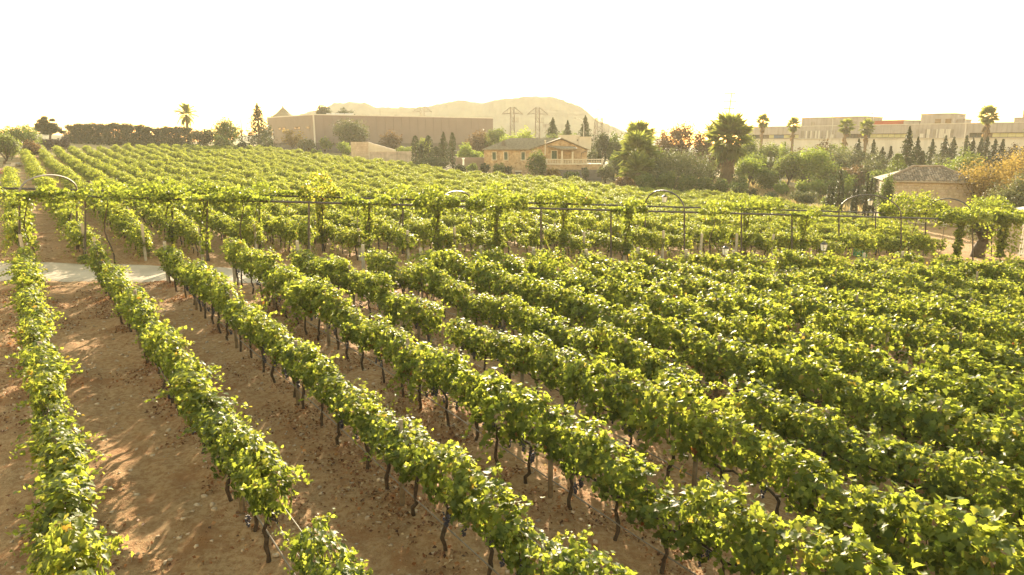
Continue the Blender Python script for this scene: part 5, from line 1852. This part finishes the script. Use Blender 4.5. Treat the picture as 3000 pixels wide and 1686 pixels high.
cypress('low leafy cypress at the left foot of the cluster', 2615, 104, 452, 50, G, L_MID)

# scrub belt below the concrete building
G = 'trees and scrub in the dry meadow'
scrub = [(2195, 150, 405, 70, L_MID, 'dark green tree right of the huge palm', .1), (2250, 146, 420, 80, L_MID, 'dark green bush mass below the left ribbon window', .1),
         (2285, 152, 412, 70, L_BRIGHT, 'yellow green treetop under the left ribbon window', .1), (2330, 150, 428, 80, L_RUST, 'brownish scrub below the left ribbon window', .05),
         (2400, 152, 412, 70, L_RUST, 'brown shrub with a dark tip under the vertical louvres', .05), (2440, 148, 420, 80, L_MID, 'olive shrub under the street lamp with left rooftop block', .05),
         (2350, 138, 440, 70, L_MID, 'shrub mass behind the twin leafy trees', .05), (2500, 138, 440, 120, L_OLIVE, 'broad grey olive tree below the close pair of palms', .08),
         (2440, 132, 450, 100, L_OLIVE, 'grey olive tree left of the broad one', .08), (2560, 128, 452, 90, L_OLIVE, 'grey olive tree nearest the cypress cluster', .08), (2590, 118, 470, 60, L_OLIVE, 'pale weeping shrub left of the cypress cluster', .05),
         (2490, 116, 482, 110, L_RUST, 'dark brown thicket under the olive trees', .02), (2745, 118, 432, 70, L_OLIVE, 'pale rounded olive above the hut roof', .1), (2770, 112, 455, 100, L_BRIGHT, 'yellow green shrub just behind the hut roof', .05),
         (2690, 108, 466, 60, L_MID, 'green shrub behind the left slope of the hut', .05)]
for px, F, yt, w, mt, lab, tr in scrub:
    tree('leafy_tree' if 'tree' in lab else 'leafy_bush', lab, 'tree' if 'tree' in lab else 'bush', px, F, yt, w, mt, tr, G, nb=14)
tree('leafy_bush', 'bush hiding the foot of the white gate pillar', 'bush', 2252, 120, 490, 80, L_MID, .03, G)
tree('leafy_tree', 'small rounded tree with forked trunk right of the huge palm', 'tree', 2190, 124, 452, 88, L_BRIGHT, .24, G, nb=16, tintb=.35)
tree('leafy_tree', 'left of the twin leafy trees in the dry meadow', 'tree', 2302, 122, 444, 86, L_MID, .26, G, nb=16, tintb=.5)
tree('leafy_tree', 'right of the twin leafy trees with bright top', 'tree', 2375, 120, 430, 108, L_BRIGHT, .26, G, nb=18, tintb=.3)
for i, (px, F, yt, w) in enumerate([(2290, 112, 530, 46), (2350, 110, 528, 46), (2400, 110, 522, 64), (2440, 106, 530, 46), (2170, 108, 540, 46), (2205, 104, 552, 40), (2480, 104, 520, 40), (2520, 100, 540, 60), (2350, 96, 560, 80), (2440, 94, 568, 70), (2260, 98, 562, 60)]):
    tree('leafy_bush', ['light green bush under the left twin tree', 'light bush between the twin tree trunks', 'round light bush under the right twin tree', 'bush right of the round light bush', 'bush below the small forked tree', 'dark low bush at the vineyard edge under the forked tree', 'pale shrub between the small cypresses', 'straggly bush left of the narrow cypress pair', 'low weedy bush at the vineyard edge below the twin trees', 'weedy bush at the vineyard edge by the small cypresses', 'scrubby bush at the vineyard edge left of the twin trees'][i], 'bush', px, F, yt, w, [L_BRIGHT, L_BRIGHT, L_BRIGHT, L_MID, L_OLIVE, L_DARK, L_BRIGHT, L_OLIVE, L_OLIVE, L_MID, L_OLIVE][i], .03, G)
G = 'small dark cypresses behind the pergola'
for i, (px, F, yt, w) in enumerate([(2424, 88, 542, 11), (2436, 89, 546, 10), (2451, 87, 500, 17), (2462, 88, 540, 9), (2495, 86, 548, 9), (2506, 86, 545, 8), (2531, 84, 508, 13), (2543, 85, 522, 10), (2556, 86, 522, 12), (2575, 88, 520, 12)]):
    cypress(['short cypress left in the first small group', 'short cypress second in the first small group', 'tall narrow cypress of the first small group', 'short cypress right of the tall narrow one', 'left of the tiny cypress pair', 'right of the tiny cypress pair', 'slim cypress left before the tiled hut', 'slim cypress second before the tiled hut', 'slim cypress third before the tiled hut', 'slim cypress nearest the tiled hut'][i], px, F, yt, w, G)
for px, F, yt, w, mt, lab in [(2215, 130, 446, 90, L_MID, 'green bush mass filling in behind the small forked tree'), (2262, 128, 470, 70, L_OLIVE, 'grey bush between the forked tree and the twin trees'), (2420, 122, 462, 90, L_MID, 'bushy green mass right behind the twin trees'),
                              (2540, 116, 470, 90, L_OLIVE, 'silvery olive mass in front of the close pair of palms'), (2460, 112, 500, 90, L_MID, 'dense green bush below the grey olives'), (2570, 106, 490, 80, L_MID, 'leafy green bush left of the hut roof corner'), (2620, 98, 478, 60, L_DARK, 'dark green bush against the left corner of the hut'),
                              (2170, 112, 500, 60, L_MID, 'green bush right behind the huge palm trunk'), (1905, 134, 420, 90, L_MID, 'tall green bush behind the two left fan palms'), (2110, 140, 420, 70, L_RUST, 'brown bush mass behind the huge palm'), (2820, 106, 440, 110, L_MID, 'green treetop between the hut roof and the orange tree'), (2960, 100, 450, 120, L_ORANGE, 'golden brown tree behind the right olive tree')]:
    tree('leafy_bush', lab, 'bush', px, F, yt, w, mt, .03, G, nb=16)
gp_ = thing('gate_pillar', 'white gate pillar below the dark green bushes', 'pillar', on(2244, 132))
MB().box(-.18, .18, -.18, .18, -.3, at(2244, 463, 132).z - gp_.location.z).build('shaft', M_WHITE, gp_)
MB().box(-.24, .24, -.24, .24, at(2244, 463, 132).z - gp_.location.z + .003, at(2244, 462, 132).z - gp_.location.z + .05).build('cap', M_WHITE, gp_)
fw = thing('garden_wall', 'low pale wall beside the white gate pillar', 'wall', on(2262, 133))
MB().box(-2.6, 1.6, 0, .25, -.3, at(2262, 478, 133).z - fw.location.z).build('wall_body', M_LEDGE, fw)

# dry grass meadow
r = np.random.default_rng(5)
n = 26000
X, Y = r.uniform(20, 85, n), r.uniform(88, 150, n)
ok = ~inside(FIELD, X, Y) & (vnoise(X, Y, 4, 70) > -0.22)
X, Y = X[ok], Y[ok]
n = len(X)
P = np.stack([X, Y, gz(X, Y)], -1)
T = np.array([0, 0, 1.0]) + 0.3 * r.standard_normal((n, 3))
N = nz(r.standard_normal((n, 3)) * np.array([1, 1, .1]))
v, f, t = leaves(P, N, T, r.uniform(.35, .95, n), np.clip(r.normal(.5, .25, n), 0, 1), BV * np.array([1, 2.2, 1]), BT)
tag(link('dry_grass', mesh_np('dry_grass', v, f, L_GRASS, t)), 'tall straw coloured grass in the meadow', kind='stuff')

# ------------------------------------------------------------------ tiled stone hut
UF = 80
ut = thing('stone_hut', 'low stone hut with weathered barrel tile roof', 'hut', on(2700, UF))
uo = Vector(ut.location)
u0, u1 = at(2597, 530, UF), at(2850, 543, UF - 3)
du = Vector((u1.x - u0.x, u1.y - u0.y)); LU = du.length; du.normalize()
ut.rotation_euler = (0, 0, math.atan2(du.y, du.x))
ut.location = (u0.x, u0.y, float(gz(u0.x, u0.y)))
zE = u0.z - ut.location.z
DU = 8.0
RH = at(2700, 487, UF + 4).z - u0.z
MB().box(0, LU, 0, DU, -1, zE).build('wall', M_MORTAR, ut)
rs = np.random.default_rng(8)
z = zE - 1.75
while z < zE - .15:
    h = rs.uniform(.22, .36)
    h = min(h, zE - .05 - z)
    x = 0.03
    while x < LU - .2:
        w = rs.uniform(.25, .6)
        a = [(x + rs.uniform(0, .04), z + rs.uniform(0, .04)), (x + w - rs.uniform(.03, .07), z + rs.uniform(0, .04)), (x + w - rs.uniform(.03, .08), z + h - rs.uniform(.03, .07)), (x + rs.uniform(0, .05), z + h - rs.uniform(.03, .07))]
        dp = rs.uniform(.03, .07)
        MB().add([(q[0], -.002, q[1]) for q in a] + [(q[0] * .96 + (x + w / 2) * .04, -dp, q[1] * .94 + (z + h / 2) * .06) for q in a], [(0, 1, 5, 4), (1, 2, 6, 5), (2, 3, 7, 6), (3, 0, 4, 7), (4, 5, 6, 7)]).build('stone', [M_STONE, M_BLOCK, M_MORTAR][rs.integers(3)], ut)
        x += w
    z += h
MB().box(-.35, LU + .35, -.42, -.2, zE - .12, zE + .06).build('eave_gutter', M_PIPE, ut)
xa_, xb_ = LU * .37, LU * .72
mb = MB()
mb.add([(-.35, -.4, zE + .0), (LU + .35, -.4, zE), (LU + .35, DU + .4, zE), (-.35, DU + .4, zE), (xa_, DU / 2, zE + RH - .1), (xb_, DU / 2, zE + RH - .1)],
       [(0, 1, 5, 4), (1, 2, 5), (2, 3, 4, 5), (3, 0, 4), (3, 2, 1, 0)])
mb.build('roof_deck', M_MORTAR, ut)
tile_me = []
for q in range(3):
    m = MB()
    vs = []
    for yy, rr_ in ((0, .135), (.48, .105)):
        for i in range(5):
            t2 = math.pi * i / 4
            vs.append((rr_ * math.cos(t2), yy, rr_ * .85 * math.sin(t2)))
    m.add(vs, [(i + 1, i, 5 + i, 6 + i) for i in range(4)] + [(0, 1, 2, 3, 4)])
    tile_me.append(m.mesh('roof_tile', [M_RTILE, plain('pale_tile', (.30, .24, .185), .9, .2, .3, 2), plain('dark_tile', (.13, .105, .08), .9, .2, .3, 2)][q]))
tiles = []
slope = math.atan2(RH - .1, DU / 2 + .4)
SL = (DU / 2 + .4) / math.cos(slope)
for i in range(int((LU + .6) / .27)):
    x = -.3 + .27 * i
    for j in range(int(SL / .36)):
        s_ = j * .36
        fr = (s_ + .3) / SL
        lo_x, hi_x = -.35 + (xa_ + .35) * fr, LU + .35 - (LU + .35 - xb_) * fr
        if lo_x < x < hi_x:
            tiles.append((x, s_, j))
tiles.sort(key=lambda q: q[2])
extra = MB()
base_tile = [tuple(v.co) for v in tile_me[0].vertices], [tuple(p.vertices) for p in tile_me[0].polygons]
for n_, (x, s_, j) in enumerate(tiles):
    y = -.42 + s_ * math.cos(slope); zz_ = zE + .03 + s_ * math.sin(slope) + .012 * rs.standard_normal()
    if n_ < 300:
        link('roof_tile', tile_me[rs.choice(3, p=[.5, .28, .22])], ut, loc=(x + .012 * rs.standard_normal(), y, zz_), rot=(slope - .05 + .02 * rs.standard_normal(), 0, .03 * rs.standard_normal()))
    else:
        c_, s2 = math.cos(slope - .05), math.sin(slope - .05)
        extra.add([(v[0] + x, y + v[1] * c_ - v[2] * s2, zz_ + v[1] * s2 + v[2] * c_) for v in base_tile[0]], base_tile[1])
if extra.v:
    extra.build('upper_tiles', M_RTILE, ut)['kind'] = 'stuff'
print('tiles', len(tiles))
mb = MB()
for a, b in (((-.35, -.4, zE + .1), (xa_, DU / 2, zE + RH + .03)), ((LU + .35, -.4, zE + .1), (xb_, DU / 2, zE + RH + .03)), ((xa_, DU / 2, zE + RH + .03), (xb_, DU / 2, zE + RH + .03))):
    mb.tube([a, b], .15, 7)
mb.build('ridge_tiles', M_RTILE, ut)

tree('orange_tree', 'large orange leaved tree overhanging the hut roof', 'tree', 2885, 76, 446, 190, L_ORANGE, .14, nb=24, dens=.55, fill=.85, leaf=.17)
tree('leafy_bush', 'dark leafy shrub against the left wall of the hut', 'bush', 2583, 76, 502, 52, L_MID, .02, nb=14, tintb=.15)
tree('olive_tree', 'grey green olive tree right of the orange tree', 'olive tree', 2958, 62, 502, 130, L_OLIVE, .1, nb=20, leaf=.14, dens=1.1)
tree('olive_tree', 'old olive tree with thick dark trunk beyond the pergola end', 'olive tree', 2862, 50, 622, 110, L_OLIVE, .34, nb=16, leaf=.12, dens=.6, r0=.42, fill=.8)
# kiosk lantern, white fence, sign at the right edge
kl = thing('garden_lantern', 'big white framed glass lantern on a dark block at the right edge', 'lantern', on(2990, 54))
g = kl.location
zz = lambda y: at(2990, y, 54).z - g.z
MB().box(-.75, .75, -.7, .7, -.3, zz(657)).build('plinth', M_STONE, kl)
MB().box(-.6, .6, -.55, .55, zz(657) + .002, zz(644)).build('base', M_BASE, kl)
MB().box(-.6, .6, -.5, .5, zz(644) + .002, zz(615)).build('glass', M_LANT, kl)
m = MB()
for x in (-.62, 0, .62):
    for y in (-.52, .52):
        m.box(x - .035, x + .035, y - .035, y + .035, zz(644) + .003, zz(614))
m.build('frame', M_WHITE, kl)
MB().add([(-.75, -.65, zz(614) + .002), (.75, -.65, zz(614) + .002), (.75, .65, zz(614) + .002), (-.75, .65, zz(614) + .002), (-.2, -.15, zz(606)), (.2, -.15, zz(606)), (.2, .15, zz(606)), (-.2, .15, zz(606))],
         [(0, 3, 2, 1), (4, 5, 6, 7), (0, 1, 5, 4), (1, 2, 6, 5), (2, 3, 7, 6), (3, 0, 4, 7)]).build('roof', M_TRIM, kl)
MB().tube([(-.2, 0, zz(606)), (-.08, 0, zz(602)), (0, 0, zz(599)), (.08, 0, zz(602)), (.2, 0, zz(606))], .02, 5).build('handle', M_BLACK, kl)
wf = thing('white_fence', 'white picket fence at the right edge below the lantern', 'fence', on(3002, 51))
zz = lambda y: at(3002, y, 51).z - wf.location.z
for i in range(14):
    MB().box(-.5 + i * .17, -.5 + i * .17 + .09, 0, .03, .1, zz(668)).build('picket', M_WHITE, wf)
for z0_, z1_ in ((zz(664), zz(657)), (.25, .34)):
    MB().box(-.6, 2.0, -.04, -.003, z0_, z1_).build('rail', M_WHITE, wf)
sg_ = thing('notice_board', 'small white notice on a stake right of the last bare pergola post', 'sign', on(2757, 52))
zz = lambda y: at(2757, y, 52).z - sg_.location.z
MB().tube([(0, .03, -.2), (0, .03, zz(652))], .025, 5).build('stake', M_WOOD, sg_)
MB().box(-.14, .14, -.02, .003, zz(664), zz(650)).build('sheet', M_SHEET, sg_)
o = thing('plastic_crate', 'green plastic crate behind the pergola below the wide arch', 'crate', on(2519, 47))
m = MB().box(-.35, .35, -.25, .25, 0, .04)
for i in range(4):
    m.box(-.35, .35, -.25, -.22, .1 + i * .13, .18 + i * .13).box(-.35, .35, .22, .25, .1 + i * .13, .18 + i * .13).box(-.35, -.32, -.22, .22, .1 + i * .13, .18 + i * .13).box(.32, .35, -.22, .22, .1 + i * .13, .18 + i * .13)
for x in (-.33, .33):
    for y in (-.23, .23):
        m.box(x - .035, x + .035, y - .035, y + .035, .041, .66)
m.build('crate_body', M_GREENP, o)
# weeds at the path edge
for i, (px, F, w, h) in enumerate([(245, 30.6, .5, .45), (428, 33.0, .55, .7), (268, 31.0, .3, .3)]):
    g = on(px, F)
    t = thing('weed_shrub', ['low green weed at the foot of the left pergola post', 'upright green shrub at the end of the third far row', 'small weed just right of the left pergola post'][i], 'weed', g, 0, 'weeds at the path edge')
    link('foliage', crown_mesh('foliage', [(0, 0, h * .5, w / 2, w / 2, h / 2), (w * .2, 0, h * .7, w * .3, w * .3, h * .35)], 420, .06, L_MID, 990 + i), t)
    MB().tube([(0, 0, -.05), (.02, 0, h * .6)], [.015, .006], 5).build('stem', M_BARK, t)

# ------------------------------------------------------------------ the golden haze of the morning air
hm, nt, out = new_mat('haze')
vol = nd(nt, 'ShaderNodeVolumePrincipled')
vol.inputs['Color'].default_value = (1.0, 0.93, 0.78, 1)
vol.inputs['Density'].default_value = 0.00027
vol.inputs['Anisotropy'].default_value = 0.2
nt.links.new(vol.outputs[0], out.inputs['Volume'])
hz_ = MB().box(-1560, 1560, -90, 1560, -9, 72).build('haze', hm)
hz_['kind'] = 'stuff'
hz_['label'] = 'warm golden haze over the vineyard'
